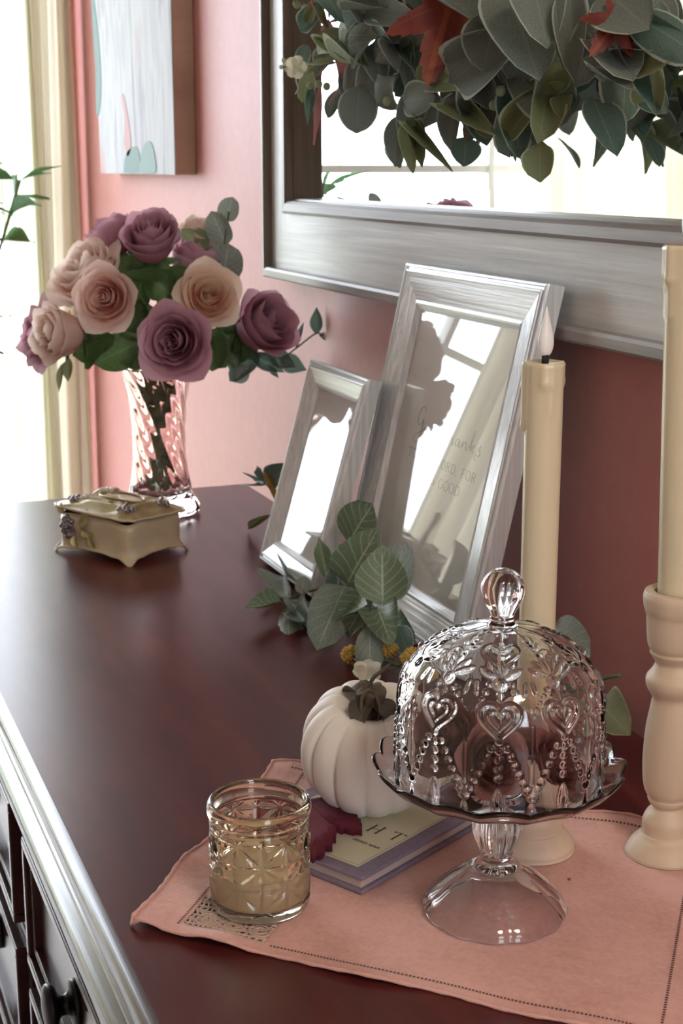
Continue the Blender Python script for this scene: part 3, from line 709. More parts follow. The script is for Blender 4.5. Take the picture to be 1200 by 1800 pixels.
cp = atz(1000, 1551, 0); v, f = ball((cp.x, cp.y, .0026), .0012, 8, 6, .6)
tag(new_obj('crumb', mesh(v, f, True), None, MT['dried_rose']), 'tiny brown crumb lying on the pink linen mat right of the cake stand foot', 'crumb')

# ================================================================== BOOK
cr = Vector((-.877, .359, 0)); ba = Vector((-.480, .877, 0)).normalized(); bb = Vector((-.877, -.480, 0)).normalized()
BX = Matrix(((-bb.x, ba.x, 0, cr.x), (-bb.y, ba.y, 0, cr.y), (0, 0, 1, .0022), (0, 0, 0, 1)))   # local: x right (0 at the fore edge, -.127 spine), y up the page, z up
BWd, BH = .127, .178
bk = thing('book', 'small lavender hardback book with a cream cover label, under the white pumpkin', 'book', cr + bb * BWd / 2 + ba * BH / 2)
def bpart(name, x0, x1, y0, y1, z0, z1, m, bev=.0006, parent=None):
    me = box(x0, x1, y0, y1, z0, z1, bev); me.transform(BX); return new_obj(name, me, parent or bk, m)
bpart('back_cover', -BWd, 0, 0, BH, 0, .0030, MT['book_cover'])
fcv = bpart('front_cover', -BWd, 0, 0, BH, .0098, .0128, MT['book_cover'])
bpart('spine', -BWd - .0025, -BWd + .001, 0, BH, 0, .0128, MT['book_cover'], .0010)
bpart('page_block', -BWd + .001, -.0030, .003, BH - .003, .0030, .0098, MT['pages'], .0002)
lab = bpart('cover_label', -BWd + .012, -.0125, .011, BH - .011, .0128, .0131, MT['label'], 0)
for (x0, x1, y0, y1) in ((-BWd + .0145, -.015, .0133, .0138), (-BWd + .0145, -.015, BH - .0138, BH - .0133), (-.0155, -.015, .0133, BH - .0133), (-BWd + .0145, -BWd + .015, .0133, BH - .0133)):
    pass
bm = bmesh.new()
for (x0, x1, y0, y1) in ((-BWd + .0135, -.014, .0128, .0131), (-BWd + .0135, -.014, BH - .0131, BH - .0128), (-.0143, -.014, .0131, BH - .0131), (-BWd + .0135, -BWd + .0138, .0131, BH - .0131)):
    box_bm(bm, x0, x1, y0, y1, .0131, .01325)
me = bm_mesh(bm); me.transform(BX); new_obj('label_rule', me, fcv, MT['label_line'])
bxt = BX @ Matrix(((1, 0, 0, 0), (0, 0, 1, 0), (0, 1, 0, .01325), (0, 0, 0, 1)))      # text plane: (x, thickness, up)
def btxt(txt, u0, u1, v0, h, hw):
    v, f = caps_text(txt, u0, u1, v0, h, hw, 0); me = mesh([bxt @ Vector(p) for p in v], f); new_obj('lettering', me, fcv, MT['book_ink'])
def blocal(px, py):
    p = BX.inverted() @ atz(px, py, .0155); return p.x, p.y
hx, hy = blocal(660, 1458); tx, ty = blocal(697, 1470)
btxt('H', hx - .0052, hx + .0052, hy - .0055, .0125, .00055)
btxt('T', tx - .0048, tx + .0048, hy - .0055, .0125, .00055)
s0, s1 = blocal(622, 1474), blocal(667, 1492)
btxt('HITED SOUL', s0[0], s1[0], s1[1] - .0006, .0024, .00030)

# ================================================================== LEAF MESHES
def leaf_mesh(shape, nu=7, nv=10, cup=.12, bend=.15, wave=.03, seed=0):
    """unit leaf: base (0,0,0), tip (0,1,0), half width 0.5; +z upper side."""
    r = random.Random(seed); V, UV = [], []
    for j in range(nv):
        t = j / (nv - 1)
        if shape == 'round': w = math.sqrt(max(0, 1 - (2 * (t ** .88) - 1) ** 2))
        elif shape == 'heart': w = (max(0, math.sin(PI * t ** .62)) ** .75) * (1 - .0 * t)
        elif shape == 'oval': w = max(0, math.sin(PI * t ** .92)) ** .62
        elif shape == 'lance': w = max(0, math.sin(PI * t ** .8)) ** 1.1
        elif shape == 'spoon': w = (.18 * min(1, t * 12) if t < .18 else .18 + .82 * max(0, math.sin(PI * ((t - .18) / .82) ** 1.1 * .985 + .02)) ** .6) if t < 1 else 0
        w = max(w, .012 if j in (0, nv - 1) else .05)
        for i in range(nu):
            u = -1 + 2 * i / (nu - 1)
            x = .5 * u * w; yy = t - (.06 * (1 - w) if False else 0)
            if shape == 'heart' and t < .2: yy = t - .10 * abs(u) * (1 - t / .2)
            z = cup * (u * w) ** 2 - bend * t * t + wave * math.sin(6 * t + 3 * u + seed) * abs(u)
            V.append((x, yy, z)); UV.append((.5 + .5 * u, t))
    return mesh(V, grid_faces(nu, nv), True, UV)
LM = {}
def leaf_lib(shape, m):
    k = (shape, m)
    if k not in LM:
        LM[k] = []
        for s in range(4):
            me = leaf_mesh(shape, cup=(.10, .22, .30, -.10)[s], bend=(.10, .22, -.08, .30)[s], wave=(.02, .05, .03, .06)[s], seed=s)
            me.materials.append(MT[m]); LM[k].append(me)
    return LM[k]
def put_leaf(base, tip, width, normal, shape, m, parent, var=0, name='leaf', label=None):
    base, tip = Vector(base), Vector(tip); y = tip - base; L = y.length; yn = y / L
    n = Vector(normal); n = n - yn * n.dot(yn)
    if n.length < 1e-4: n = yn.orthogonal()
    n.normalize(); x = yn.cross(n)
    if not m.startswith(('euc', 'rose', 'plant')): width *= 1.0
    o = new_obj(name, leaf_lib(shape, m)[var % 4], parent)
    Mx = Matrix(((x.x * width, yn.x * L, n.x * L, base.x), (x.y * width, yn.y * L, n.y * L, base.y), (x.z * width, yn.z * L, n.z * L, base.z), (0, 0, 0, 1)))
    loc, rot, sc = Mx.decompose()
    o.location, o.rotation_euler, o.scale = loc, rot.to_euler(), sc
    return o
TOCAM = Vector((.85, -.45, .25))

# ================================================================== PUMPKIN
pk = thing('pumpkin', 'white ribbed pumpkin with a brown leafy stem, sitting on the lavender book', 'pumpkin', (-.985, .408, .0156))
PXC = Vector((-.984, .410, 0)); PR, PH = .0545, .096
def pumpkin_mesh():
    nb, n, m = 13, 156, 40; V = []
    r_ = random.Random(5); jit = [r_.uniform(-.08, .08) for _ in range(nb)]; dep = [r_.uniform(.75, 1.15) for _ in range(nb)]
    for j in range(m + 1):
        a = -PI / 2 + PI * j / m
        for i in range(n):
            th = 2 * PI * i / n; x = th / (2 * PI) * nb; k = int(x) % nb; fr = x - int(x)
            rib = abs(math.sin(PI * fr)) ** .55
            cr_ = math.cos(a); sn = math.sin(a)
            r = PR * (max(0, cr_) ** .80) * (.90 + .10 * rib * dep[k])
            z = PH * .5 * (abs(sn) ** .9) * (1 if sn >= 0 else -1)
            dip = math.exp(-(max(0, cr_) / .30) ** 2)
            z -= (.017 if sn > 0 else -.011) * dip
            z += .0022 * rib * (1 - abs(sn)) 
            V.append((r * math.cos(th), r * math.sin(th), z))
    return V, grid_faces(n, m + 1, True)
v, f = pumpkin_mesh(); me = mesh(v, f, True)
zmin = min(p[2] for p in v)
TILT = Matrix.Rotation(math.radians(15), 4, Vector((.4, .9, 0)))
PM = Matrix.Translation((PXC.x, PXC.y, .0157 - zmin + .0035)) @ TILT
me.transform(PM); new_obj('body', me, pk, MT['pumpkin'])
zz_ = np.array([w.co.z for w in me.vertices]); dz_ = .0157 - zz_.min(); me.transform(Matrix.Translation((0, 0, dz_))); PM = Matrix.Translation((0, 0, dz_)) @ PM
# stem: flared five-sided foot, short stub, curled tendril and calyx leaves
stv = []
st = [(.017, .022), (.0135, .0285), (.010, .036), (.0085, .044), (.0095, .052), (.0088, .056), (.0001, .0565)]
def smod(th, r, z, k): return th + .4 * k / 6, r * (1 + .22 * math.cos(5 * th)) , z + .002 * math.sin(3 * th)
v, f = lathe(smooth_profile(st, 3), 30, smod)
me = mesh([PM @ Vector((x * 1.05, y * 1.05, z)) for x, y, z in v], f, True); new_obj('stem', me, pk, MT['pumpkin_stem'])
top = PM @ Vector((0, 0, .054))
pl = [top, top + Vector((0, 0, .006)), top + Vector((.002, .003, .012)), top + Vector((.004, .008, .016)), top + Vector((.007, .013, .022))]
v, f = tube(catmull(pl, 4), [.0016] * 14 + [.0010, .0007, .0004], 7); new_obj('tendril', mesh(v, f, True), pk, MT['pumpkin_stem'])
p0 = top + Vector((.006, -.010, -.004))
loop = [p0 + Vector((0, 0, -.012)), p0 + Vector((.001, 0, .001)), p0 + Vector((.002, .004, .007)), p0 + Vector((.003, .009, .005)), p0 + Vector((.006, .012, -.006)), p0 + Vector((.009, .010, -.018))]
v, f = tube(catmull(loop, 4), .0013, 7); new_obj('tendril', mesh(v, f, True), pk, MT['pumpkin_stem'])
MT['calyx'] = leaf_mat('dark_calyx', (.05, .045, .035), (.12, .105, .08), (.2, .18, .14), None, .1, .6, 90, .05)
for ang, ln, dz in ((3.5, .030, .004), (2.6, .018, -.004), (.4, .026, -.014), (5.4, .026, -.012)):
    b = top + Vector((0, 0, -.006)); t = b + Vector((math.cos(ang) * ln, math.sin(ang) * ln, dz))
    put_leaf(b, t, .020, (0, 0, 1) if dz > 0 else Vector((math.cos(ang), math.sin(ang), .6)), 'oval', 'calyx', pk, 1, 'calyx_leaf')

# ---------------- red fabric maple leaf on the book
def maple_outline(lobes=((-2.15, .62), (-1.05, .85), (0, 1.0), (1.05, .85), (2.15, .62))):
    pts = []
    for i, (a, L) in enumerate(lobes):
        for k, (da, rr) in enumerate([(-.42, .52), (-.34, .62), (-.28, .60), (-.22, .78), (-.15, .76), (-.10, .90), (-.04, .92), (0, 1.0), (.04, .92), (.10, .90), (.15, .76), (.22, .78), (.28, .60), (.34, .62), (.42, .52)]):
            pts.append((a + da, L * rr))
        if i < 4: pts.append(((a + lobes[i + 1][0]) / 2, .46 if abs(a - lobes[i + 1][0]) < .9 else .38))
    pts.append((PI, .10))
    return [(r * math.sin(a), r * math.cos(a)) for a, r in pts]
def maple_mesh(size, curl=.12, seed=0, lobes=None):
    out = maple_outline(lobes) if lobes else maple_outline(); V = [(0, 0, 0)]; UV = [(.5, .3)]; rings = 4; n = len(out)
    for k in range(1, rings + 1):
        t = k / rings
        for x, y in out:
            px, py = x * t, y * t
            V.append((px * size, py * size, size * (curl * (px * px + py * py) * (1 if seed % 2 else -1) + .04 * math.sin(5 * px + seed) * t))); UV.append((.5 + px * .5, .5 + py * .5))
    F = [(0, 1 + i, 1 + (i + 1) % n) for i in range(n)]
    for k in range(rings - 1):
        o = 1 + k * n
        for i in range(n): F.append((o + i, o + n + i, o + n + (i + 1) % n, o + (i + 1) % n))
    return mesh(V, F, True, UV)
ml = thing('maple_leaf', 'dark maroon fabric maple leaf lying on the book under the white pumpkin', 'leaf', (-.983, .361, .0165))
me = maple_mesh(.083, .05, 1, ((-2.0, .45), (-.80, .62), (0, 1.0), (1.02, .72), (2.1, .50))); 
X = Matrix.Translation((-.983, .361, .0170)) @ Matrix.Rotation(math.radians(-109.7), 4, 'Z')
me.transform(X)
for w in me.vertices: w.co.z = .0160 + max(0, w.co.z - .0170) * .25
new_obj('blade', me, ml, MT['maroon']); so = ml.children[0].modifiers.new('t', 'SOLIDIFY') if ml.children else None
v, f = tube([(-.985, .362, .0166), (-.955, .351, .0168), (-.915, .337, .0168)], .0006, 6); new_obj('midrib', mesh(v, f, True), ml, MT['maroon'])

# ================================================================== VOTIVE
VX, VY = -.891, .289
vt = thing('votive_glass', 'pale amber star-cut glass votive with wax inside, standing on the mat corner', 'votive', (VX, VY, .002))
def votive_mesh():
    n, R, Hh, th = 336, .0342, .0775, .0030; NC = 12
    zs = np.concatenate([np.linspace(0, .004, 5), np.linspace(.0045, .062, 120), np.linspace(.0625, .0775, 22)])
    V = []; T = np.arange(n) * 2 * PI / n
    for z in zs:
        r = np.full(n, R)
        if z < .004: r -= .003 * (1 - z / .004) ** 2
        if .0045 <= z <= .0625:
            x = T / (2 * PI) * NC + .5; ze = (z - .0095) / .0158
            d1 = np.abs(x - np.round(x)); d2 = abs(ze - round(ze)) * np.ones(n)
            a = (x + ze) / 2; b = (x - ze) / 2
            d3 = np.abs(a - np.round(a)) * math.sqrt(2); d4 = np.abs(b - np.round(b)) * math.sqrt(2)
            d = np.minimum(np.minimum(d1, d2), np.minimum(d3, d4))
            fade = min(1, (z - .0045) / .004, (.0625 - z) / .004)
            r += .0015 * (np.minimum(1, d / .15) - .6) * fade
        if z > .0625: r = r - .0006 + .0022 * max(0, math.sin(PI * min(1, max(0, (z - .066) / .0115)))) ** .6
        V += list(zip(r * np.cos(T), r * np.sin(T), np.full(n, z)))
    no = len(zs)
    ins = [(R - .0012, .0781), (R - .0022, .0775), (R - .0030, .076), (R - .0034, .070), (R - .0034, .010), (R - .0045, .0062), (R - .009, .005), (1e-4, .005)]
    for r, z in ins: V += [(r * math.cos(t), r * math.sin(t), z) for t in T]
    F = grid_faces(n, no + len(ins), True); F.append(tuple(range(n - 1, -1, -1)))
    return V, F
v, f = votive_mesh(); me = mesh(v, f, True); me.transform(Matrix.Translation((VX, VY, .0030))); new_obj('glass', me, vt, MT['amber'])
v, f = lathe([(1e-4, .0046), (.0235, .0046), (.0270, .0056), (.0304, .0080), (.03125, .0105), (.03125, .0290), (.0308, .0297), (.0295, .0293), (.020, .0290), (1e-4, .0288)], 64)
me = mesh(v, f, True); me.transform(Matrix.Translation((VX, VY, .0030))); wx = new_obj('wax', me, vt, MT['tea_wax'])
v, f = tube([(VX, VY, .031), (VX + .0006, VY, .038)], .0008, 6); new_obj('wick', mesh(v, f, True), vt, MT['wick'])

# ================================================================== CAKE STAND
SX, SY = -.825, .4365
cs = thing('cake_stand', 'clear glass footed cake stand with a scalloped plate, on the pink mat', 'cake stand', (SX, SY, .0012))
NL = 10
foot = [(1e-4, .0305), (.0095, .0300), (.0150, .0292), (.0255, .0222), (.0350, .0142), (.0425, .0076), (.0458, .0030), (.0464, .0006), (.0478, .0004), (.0490, .0024), (.0485, .0058), (.0440, .0112), (.0365, .0180), (.0275, .0262), (.0175, .0332), (.0118, .0365), (.0105, .0385), (.0112, .0405), (.0108, .0425),
        (.0118, .0465), (.0145, .0530), (.0162, .0600), (.0162, .0665), (.0145, .0735), (.0128, .0805), (.0165, .0855), (.0300, .0885), (.0480, .0905), (.0640, .0932), (.0745, .0978), (.0810, .1038), (.0832, .1072), (.0836, .1086),
        (.0822, .1088), (.0795, .1056), (.0735, .1002), (.0640, .0960), (.0480, .0935), (.0250, .0925), (1e-4, .0922)]
fp = smooth_profile(foot, 3); zmaxk = len(fp)
def standmod(th, r, z, k):
    t = k / zmaxk
    if z < .04 and r > .016 and t < .5: r *= 1 + .030 * (abs(math.cos(6 * th)) - .6) * min(1, (r - .016) / .02)
    if .043 < z < .079 and t < .65: r *= 1 + .055 * math.cos(14 * th)
    if r > .045 and z > .086:
        w = ((r - .045) / .038) ** 2
        sc = abs(math.cos(8 * th + .3)); 
        z += w * (.0042 * (sc - .6)); r += w * .0036 * (sc - .6)
    return th, r, z
v, f = lathe([(max(1e-4, a), b) for a, b in fp], 200, standmod); me = mesh(v, f, True); me.transform(Matrix.Translation((SX, SY, .0022))); new_obj('pedestal_plate', me, cs, MT['lilac_clear'])

# ================================================================== GLASS DOME
DZ0 = .0985
dm = thing('cake_dome', 'clear pressed-glass dome with hearts and beaded swags, on the cake stand', 'cake dome', (SX, SY, DZ0))
def dome_mesh():
    NS = 10; nsec = 56; n = NS * nsec
    a_, c_, wall = .0690, .0555, .052
    phis = np.linspace(0, math.radians(82), 110)
    prof_ = [(a_, DZ0 + wall * i / 62) for i in range(62)] + [(a_ * math.cos(p), DZ0 + wall + c_ * math.sin(p)) for p in phis]
    prof_ = np.array(prof_); S = np.concatenate([[0], np.cumsum(np.hypot(*np.diff(prof_, axis=0).T))])
    tl = (np.arange(nsec) / nsec - .5) * (2 * PI / NS)
    TL, SS = np.meshgrid(tl, S); RR = np.repeat(prof_[:, :1], nsec, 1)
    X = TL * np.maximum(RR, .02)
    Hh = np.zeros_like(X)
    def bead(x, s, r, k=.72, sx=1.0):
        nonlocal Hh
        d2 = ((X - x) / sx) ** 2 + (SS - s) ** 2; Hh = np.maximum(Hh, k * np.sqrt(np.maximum(0, r * r - d2)))
    def drop(x, s0, s1, r, ang=0.0, k=.6):
        """teardrop: point at s1(top) and round end at s0"""
        nonlocal Hh
        L = s1 - s0; dx, ds = X - x, SS - s0
        ca, sa = math.cos(ang), math.sin(ang); u = dx * ca - ds * sa; w = dx * sa + ds * ca
        t = np.clip(w / L, -.2, 1); rad = r * np.sqrt(np.clip(1 - ((t - .28) / .74) ** 2, 0, 1)) * (1 - .45 * np.clip(t, 0, 1))
        Hh = np.maximum(Hh, k * np.sqrt(np.maximum(0, rad ** 2 - u ** 2)))
    def petal(x0, s0, ang, L, r, k=.6):
        nonlocal Hh
        dx, ds = X - x0, SS - s0; w = dx * math.sin(ang) + ds * math.cos(ang); u = dx * math.cos(ang) - ds * math.sin(ang)
        t = np.clip(w / L, 0, 1); rad = r * np.sin(PI * t ** 1.3) ** .7
        Hh = np.maximum(Hh, k * np.sqrt(np.maximum(0, rad ** 2 - u ** 2)))
    def line(poly, w, h):
        nonlocal Hh
        D = np.full(X.shape, 1e9)
        for (p, q) in zip(poly[:-1], poly[1:]):
            dx, dy = q[0] - p[0], q[1] - p[1]; L2 = dx * dx + dy * dy + 1e-12
            t = np.clip(((X - p[0]) * dx + (SS - p[1]) * dy) / L2, 0, 1)
            D = np.minimum(D, np.hypot(X - p[0] - t * dx, SS - p[1] - t * dy))
        Hh = np.maximum(Hh, h * np.exp(-(D / w) ** 2))
    def heart(sc, s0):
        return [(sc * .0625 * 16 * math.sin(t) ** 3, s0 + sc * .0625 * (13 * math.cos(t) - 5 * math.cos(2 * t) - 2 * math.cos(3 * t) - math.cos(4 * t))) for t in np.linspace(0, 2 * PI, 41)]
    line(heart(.0124, .066), .0013, .0017); line(heart(.0066, .0665), .0011, .0012)
    bead(0, .0525, .0024); bead(0, .0465, .0026); bead(0, .0403, .0027); bead(0, .0340, .0027); bead(0, .0278, .0026)
    drop(0, .0085, .0215, .0042)
    half = PI / NS * a_
    for sg in (-1, 1):
        for k, (x, s) in enumerate([(.0050, .0478), (.0082, .0420), (.0108, .0362), (.0132, .0302), (.0158, .0245), (.0186, .0195)]): bead(sg * x, s, .0025)
        bead(sg * half, .0155, .0034)
        drop(sg * half, .002, .0115, .0030)
        line([(sg * .0150, .082), (sg * .0150, .089)], .0009, .0009)
        bead(sg * half, .076, .0018); bead(sg * half, .0715, .0016); bead(sg * half, .081, .0020)
    bead(0, .0885, .0040)
    for ang in (-1.05, -.52, 0, .52, 1.05): petal(0, .0915, ang, .0155, .0028)
    bead(0, .1085, .0022); bead(0, .1132, .0020); bead(0, .1174, .0018); bead(0, .1212, .0016)
    for sg in (-1, 1): petal(0, .1120, sg * .75, .0095, .0016); petal(sg * half * .9, .099, 0, .010, .0022)
    H2 = np.concatenate([Hh] * NS, axis=1)
    T = np.concatenate([tl + k * 2 * PI / NS for k in range(NS)]) + math.radians(-27.8)
    nz = np.zeros(len(prof_)); dr_ = np.gradient(prof_[:, 0]); dz_ = np.gradient(prof_[:, 1]); L = np.hypot(dr_, dz_); nr, nz = dz_ / L, -dr_ / L
    V = []
    for j in range(len(prof_)):
        r = prof_[j, 0] + nr[j] * H2[j]; z = prof_[j, 1] + nz[j] * H2[j]
        V += list(zip(r * np.cos(T), r * np.sin(T), z))
    # knob
    rt, zt = prof_[-1]
    knob = smooth_profile([(rt, zt), (.0088, zt + .0012), (.0078, zt + .0030), (.0082, zt + .0050), (.0075, zt + .0068), (.0092, zt + .0105), (.0125, zt + .0170), (.0142, zt + .0230), (.0138, zt + .0280), (.0108, zt + .0335), (.0055, zt + .0372), (.0001, zt + .0382)], 4)[1:]
    for r, z in knob:
        k = 1 + (.055 * np.abs(np.cos(4 * T)) - .03 if z > zt + .007 else 0)
        V += list(zip(r * k * np.cos(T), r * k * np.sin(T), np.full(n, z)))
    rows = len(prof_) + len(knob)
    F = grid_faces(n, rows, True)
    # inner surface, from the rim up
    inn = [(a_ - .0012, DZ0 - .0006), (a_ - .0026, DZ0)] + [(a_ - .0034, DZ0 + wall * i / 6) for i in range(1, 7)] + [((a_ - .0034) * math.cos(p), DZ0 + wall + (c_ - .0034) * math.sin(p)) for p in np.linspace(.1, PI / 2 - .001, 16)]
    V2 = []
    for r, z in inn: V2 += list(zip(r * np.cos(T), r * np.sin(T), np.full(n, z)))
    off = len(V); V += V2; F += [tuple(reversed(q)) for q in grid_faces(n, len(inn), True, off)]
    for i in range(n): F.append((i, off + i, off + (i + 1) % n, (i + 1) % n))
    F = [tuple(q) for q in F]
    return V, F
v, f = dome_mesh(); me = mesh(v, f, True); bm = bmesh.new(); bm.from_mesh(me); bmesh.ops.recalc_face_normals(bm, faces=bm.faces); bm.to_mesh(me); bm.free()
me.transform(Matrix.Translation((SX, SY, .0012))); new_obj('glass_cover', me, dm, MT['clear'])

# ================================================================== ROSES
def petal_mesh(R, Hh, Wa, flare, drop, twist, seed, nu=9, nv=8):
    r_ = random.Random(seed); V, UV = [], []; ph = r_.uniform(0, 6)
    for j in range(nv):
        v = j / (nv - 1)
        for i in range(nu):
            u = -1 + 2 * i / (nu - 1)
            s = v * (1 - .16 * u * u - .06 * u ** 4 + .05 * math.exp(-(u / .22) ** 2))
            th = u * Wa * (.45 + .55 * min(1, v * 1.5))
            f_ = max(0, s - .55) / .45
            r = R * math.sqrt(max(0, 1 - (1 - min(1, s * 1.15)) ** 2)) + flare * f_ ** 2 + twist * u * min(1, s * 2) + .018 * math.sin(4 * th + ph) * f_
            z = Hh * s ** 1.1 - drop * f_ ** 2 + .02 * math.sin(5 * u + ph) * f_
            V.append((r * math.cos(th), r * math.sin(th), z)); UV.append((i / (nu - 1), v))
    return mesh(V, grid_faces(nu, nv), True, UV)
LAYERS = {'open': [(3, .09, .92, 1.8, .0, .0), (3, .18, .97, 1.5, .0, 0), (4, .29, 1.0, 1.2, .02, 0), (5, .42, .99, 1.0, .04, .01), (5, .55, .95, .92, .09, .05), (5, .68, .88, .86, .15, .11), (5, .78, .74, .84, .24, .20)],
          'bud': [(3, .09, 1.18, 1.8, 0, 0), (3, .19, 1.24, 1.5, .0, 0), (4, .32, 1.28, 1.25, .02, 0), (4, .46, 1.26, 1.10, .05, .01), (5, .58, 1.20, .98, .10, .04), (5, .66, 1.05, .92, .18, .12)]}
PET = {}
def rose_set(kind, m):
    if (kind, m) in PET: return PET[(kind, m)]
    L = []; ang = 0
    for li, (n, R, Hh, Wa, fl, dp) in enumerate(LAYERS[kind]):
        base = petal_mesh(R, Hh, Wa, fl, dp, .05 if li < 3 else .035, li * 7 + (1 if kind == 'bud' else 0))
        base2 = petal_mesh(R * .97, Hh * .98, Wa * 1.05, fl * 1.2, dp * .8, .05 if li < 3 else .03, li * 7 + 3)
        for b in (base, base2): b.materials.append(MT[m])
        for k in range(n):
            L.append((base if k % 2 else base2, ang + 2 * PI * k / n)); 
        ang += .9
    PET[(kind, m)] = L; return L
cal_me = None
def rose(label, c, axis, R, kind, m, neck=None, group=None, name='rose', cat='rose', green=True):
    c = Vector(c); ax = Vector(axis).normalized()
    Q = ax.to_track_quat('Z', 'Y').to_matrix().to_4x4(); b = c - ax * R * .55
    root = thing(name, label, cat, b, group)
    X = Matrix.Translation(b) @ Q @ Matrix.Scale(R, 4); rr_ = random.Random(int(abs(c.x * 7919 + c.z * 1e4)))
    for me, a in rose_set(kind, m):
        o = new_obj('petal', me, root); MM = X @ Matrix.Rotation(a + rr_.uniform(-.2, .2), 4, 'Z') @ Matrix.Rotation(rr_.uniform(-.07, .07), 4, 'Y') @ Matrix.Scale(rr_.uniform(.95, 1.05), 4); l, r, s = MM.decompose()
        o.location, o.rotation_euler, o.scale = l, r.to_euler(), s
    if green:
        v, f = lathe(smooth_profile([(.0001, -.20), (.08, -.19), (.17, -.12), (.20, -.04), (.16, .02), (.0001, .04)], 3), 12)
        me = mesh(v, f, True); me.transform(X); new_obj('calyx', me, root, MT['stem_green'])
        for k in range(5):
            a = k * 2 * PI / 5; p = X @ Vector((.15 * math.cos(a), .15 * math.sin(a), -.03)); q = X @ Vector((.75 * math.cos(a), .75 * math.sin(a), -.12))
            put_leaf(p, q, R * .28, -ax, 'lance', 'rose_leaf', root, k, 'sepal')
    if neck is not None:
        e = X @ Vector((0, 0, -.18)); nk = Vector(neck[0]); bt = Vector(neck[1])
        mid = e - ax * (e - nk).length * .35
        v, f = tube(catmull([e, mid, nk, nk * .4 + bt * .6, bt], 6), .0022, 7); new_obj('stem', mesh(v, f, True), root, MT['stem_green'])
    return root
# --- vase
VSX, VSY = -2.082, .530
vase = thing('flower_vase', 'blush pink swirled glass vase holding the roses, near the dresser end', 'vase', (VSX, VSY, 0))
vo = [(1e-4, .0004), (.040, .0002), (.0535, .0015), (.0565, .007), (.0560, .014), (.0520, .021), (.0460, .032), (.0420, .050), (.0392, .075), (.0382, .100), (.0386, .130), (.0402, .155), (.0430, .180), (.0470, .200), (.0500, .214), (.0502, .2155)]
vi = [(.0478, .2150), (.0440, .199), (.0400, .179), (.0372, .155), (.0356, .130), (.0352, .100), (.0360, .075), (.0380, .052), (.0385, .036), (.030, .027), (1e-4, .025)]
fo = smooth_profile(vo, 4); fi = smooth_profile(vi, 4); nfo = len(fo)
def vmod(th, r, z, k):
    if k < nfo:
        if z > .022: r *= 1 + .065 * (abs(math.cos(7 * (th + z * 11.0))) - .55) * min(1, (z - .022) / .02)
        elif z > .001 and r > .03: r *= 1 + .05 * (abs(math.cos(7 * (th + .25))) - .5)
    return th, r, z
v, f = lathe([(max(1e-4, a), b) for a, b in fo + fi], 168, vmod); me = mesh(v, f, True); me.transform(Matrix.Translation((VSX, VSY, .0006))); new_obj('swirled_glass', me, vase, MT['blush'])
# --- bouquet
RG = 'roses in the blush glass vase'
def neck(i):
    a = i * 2.4; return ((VSX + .020 * math.cos(a), VSY + .020 * math.sin(a), .205), (VSX - .020 * math.cos(a), VSY - .020 * math.sin(a), .034))
def bq(px, py, d=0.0):                     # point near the bouquet, d metres towards the camera from the vase axis
    r = ray(px, py); r = r / np.linalg.norm(r); base = np.hypot(VSX, VSY); t = (base - d) / math.hypot(r[0], r[1]); return Vector(CAM + r * t)
ROSES = [('mauve rose facing front, lowest in the middle just over the vase rim', (306, 600), .100, (.75, -.42, .12), .056, 'open', 'mauve'),
 ('tall mauve rose at the very top of the bouquet', (265, 426), .03, (.60, -.22, .75), .054, 'bud', 'mauve'),
 ('mauve rose at the right side of the bouquet, beside the eucalyptus twigs', (456, 572), .03, (.70, .30, .35), .060, 'bud', 'mauve'),
 ('deep mauve rose at the left edge of the bouquet, behind a pale pink one', (74, 592), -.02, (.10, -.90, .15), .058, 'open', 'mauve'),
 ('mauve rose half hidden at the back, left of the top rose', (205, 420), -.06, (-.3, -.2, .8), .045, 'bud', 'mauve'),
 ('mauve rose half hidden behind the peach rose, under the top rose', (338, 470), -.02, (.2, .3, .8), .050, 'bud', 'mauve'),
 ('blush pink rose with a coral centre, left of the middle', (184, 524), .065, (.80, -.45, .12), .048, 'open', 'blush_p'),
 ('peach pink rose facing front, right of the middle', (366, 520), .055, (.80, -.10, .30), .049, 'open', 'peach_p'),
 ('large pale peach rose at the upper left, behind the blush one', (150, 482), -.01, (.2, -.55, .6), .066, 'open', 'pale_p'),
 ('pale pink closed rose at the lower left in front of a mauve one', (112, 586), .04, (.25, -.80, .10), .052, 'bud', 'pale_p'),
 ('cream pink rose at the back, behind the top mauve rose', (345, 425), -.06, (.2, .3, .8), .045, 'bud', 'pale_p')]
for i, (lb, (px, py), d, ax, R, k, m) in enumerate(ROSES):
    rose(lb, bq(px, py, d), ax, R, k, m, neck(i), RG)
def twig(label, pts, leaves, m, cat='sprig', name='eucalyptus_sprig', r=.0014, stemm='stem_green', group=None, shape='round'):
    P = [Vector(p) for p in pts]; root = thing(name, label, cat, P[0], group)
    v, f = tube(catmull(P, 5), r, 6); new_obj('stem', mesh(v, f, True), root, MT[stemm])
    for k, lf in enumerate(leaves):
        (b, t, w) = lf[:3]; sh = lf[3] if len(lf) > 3 else shape; mm = lf[4] if len(lf) > 4 else m; nn = lf[5] if len(lf) > 5 else TOCAM
        put_leaf(b, t, w, nn, sh, mm, root, k)
    return root
nk = neck(20)
twig('silvery eucalyptus sprig rising behind the roses at the upper right', [nk[1], nk[0], bq(350, 560, -.02), bq(385, 480, -.02), bq(398, 400, -.02), bq(402, 372, -.02)],
     [(bq(396, 390, -.02), bq(408, 346, -.02), .032), (bq(398, 432, -.02), bq(370, 372, -.02), .036), (bq(392, 492, -.015), bq(402, 428, -.015), .060), (bq(380, 480, -.01), bq(420, 470, -.01), .036), (bq(362, 440, -.02), bq(340, 400, -.03), .03, 'oval', 'olive')], 'euc_grey', r=.0016)
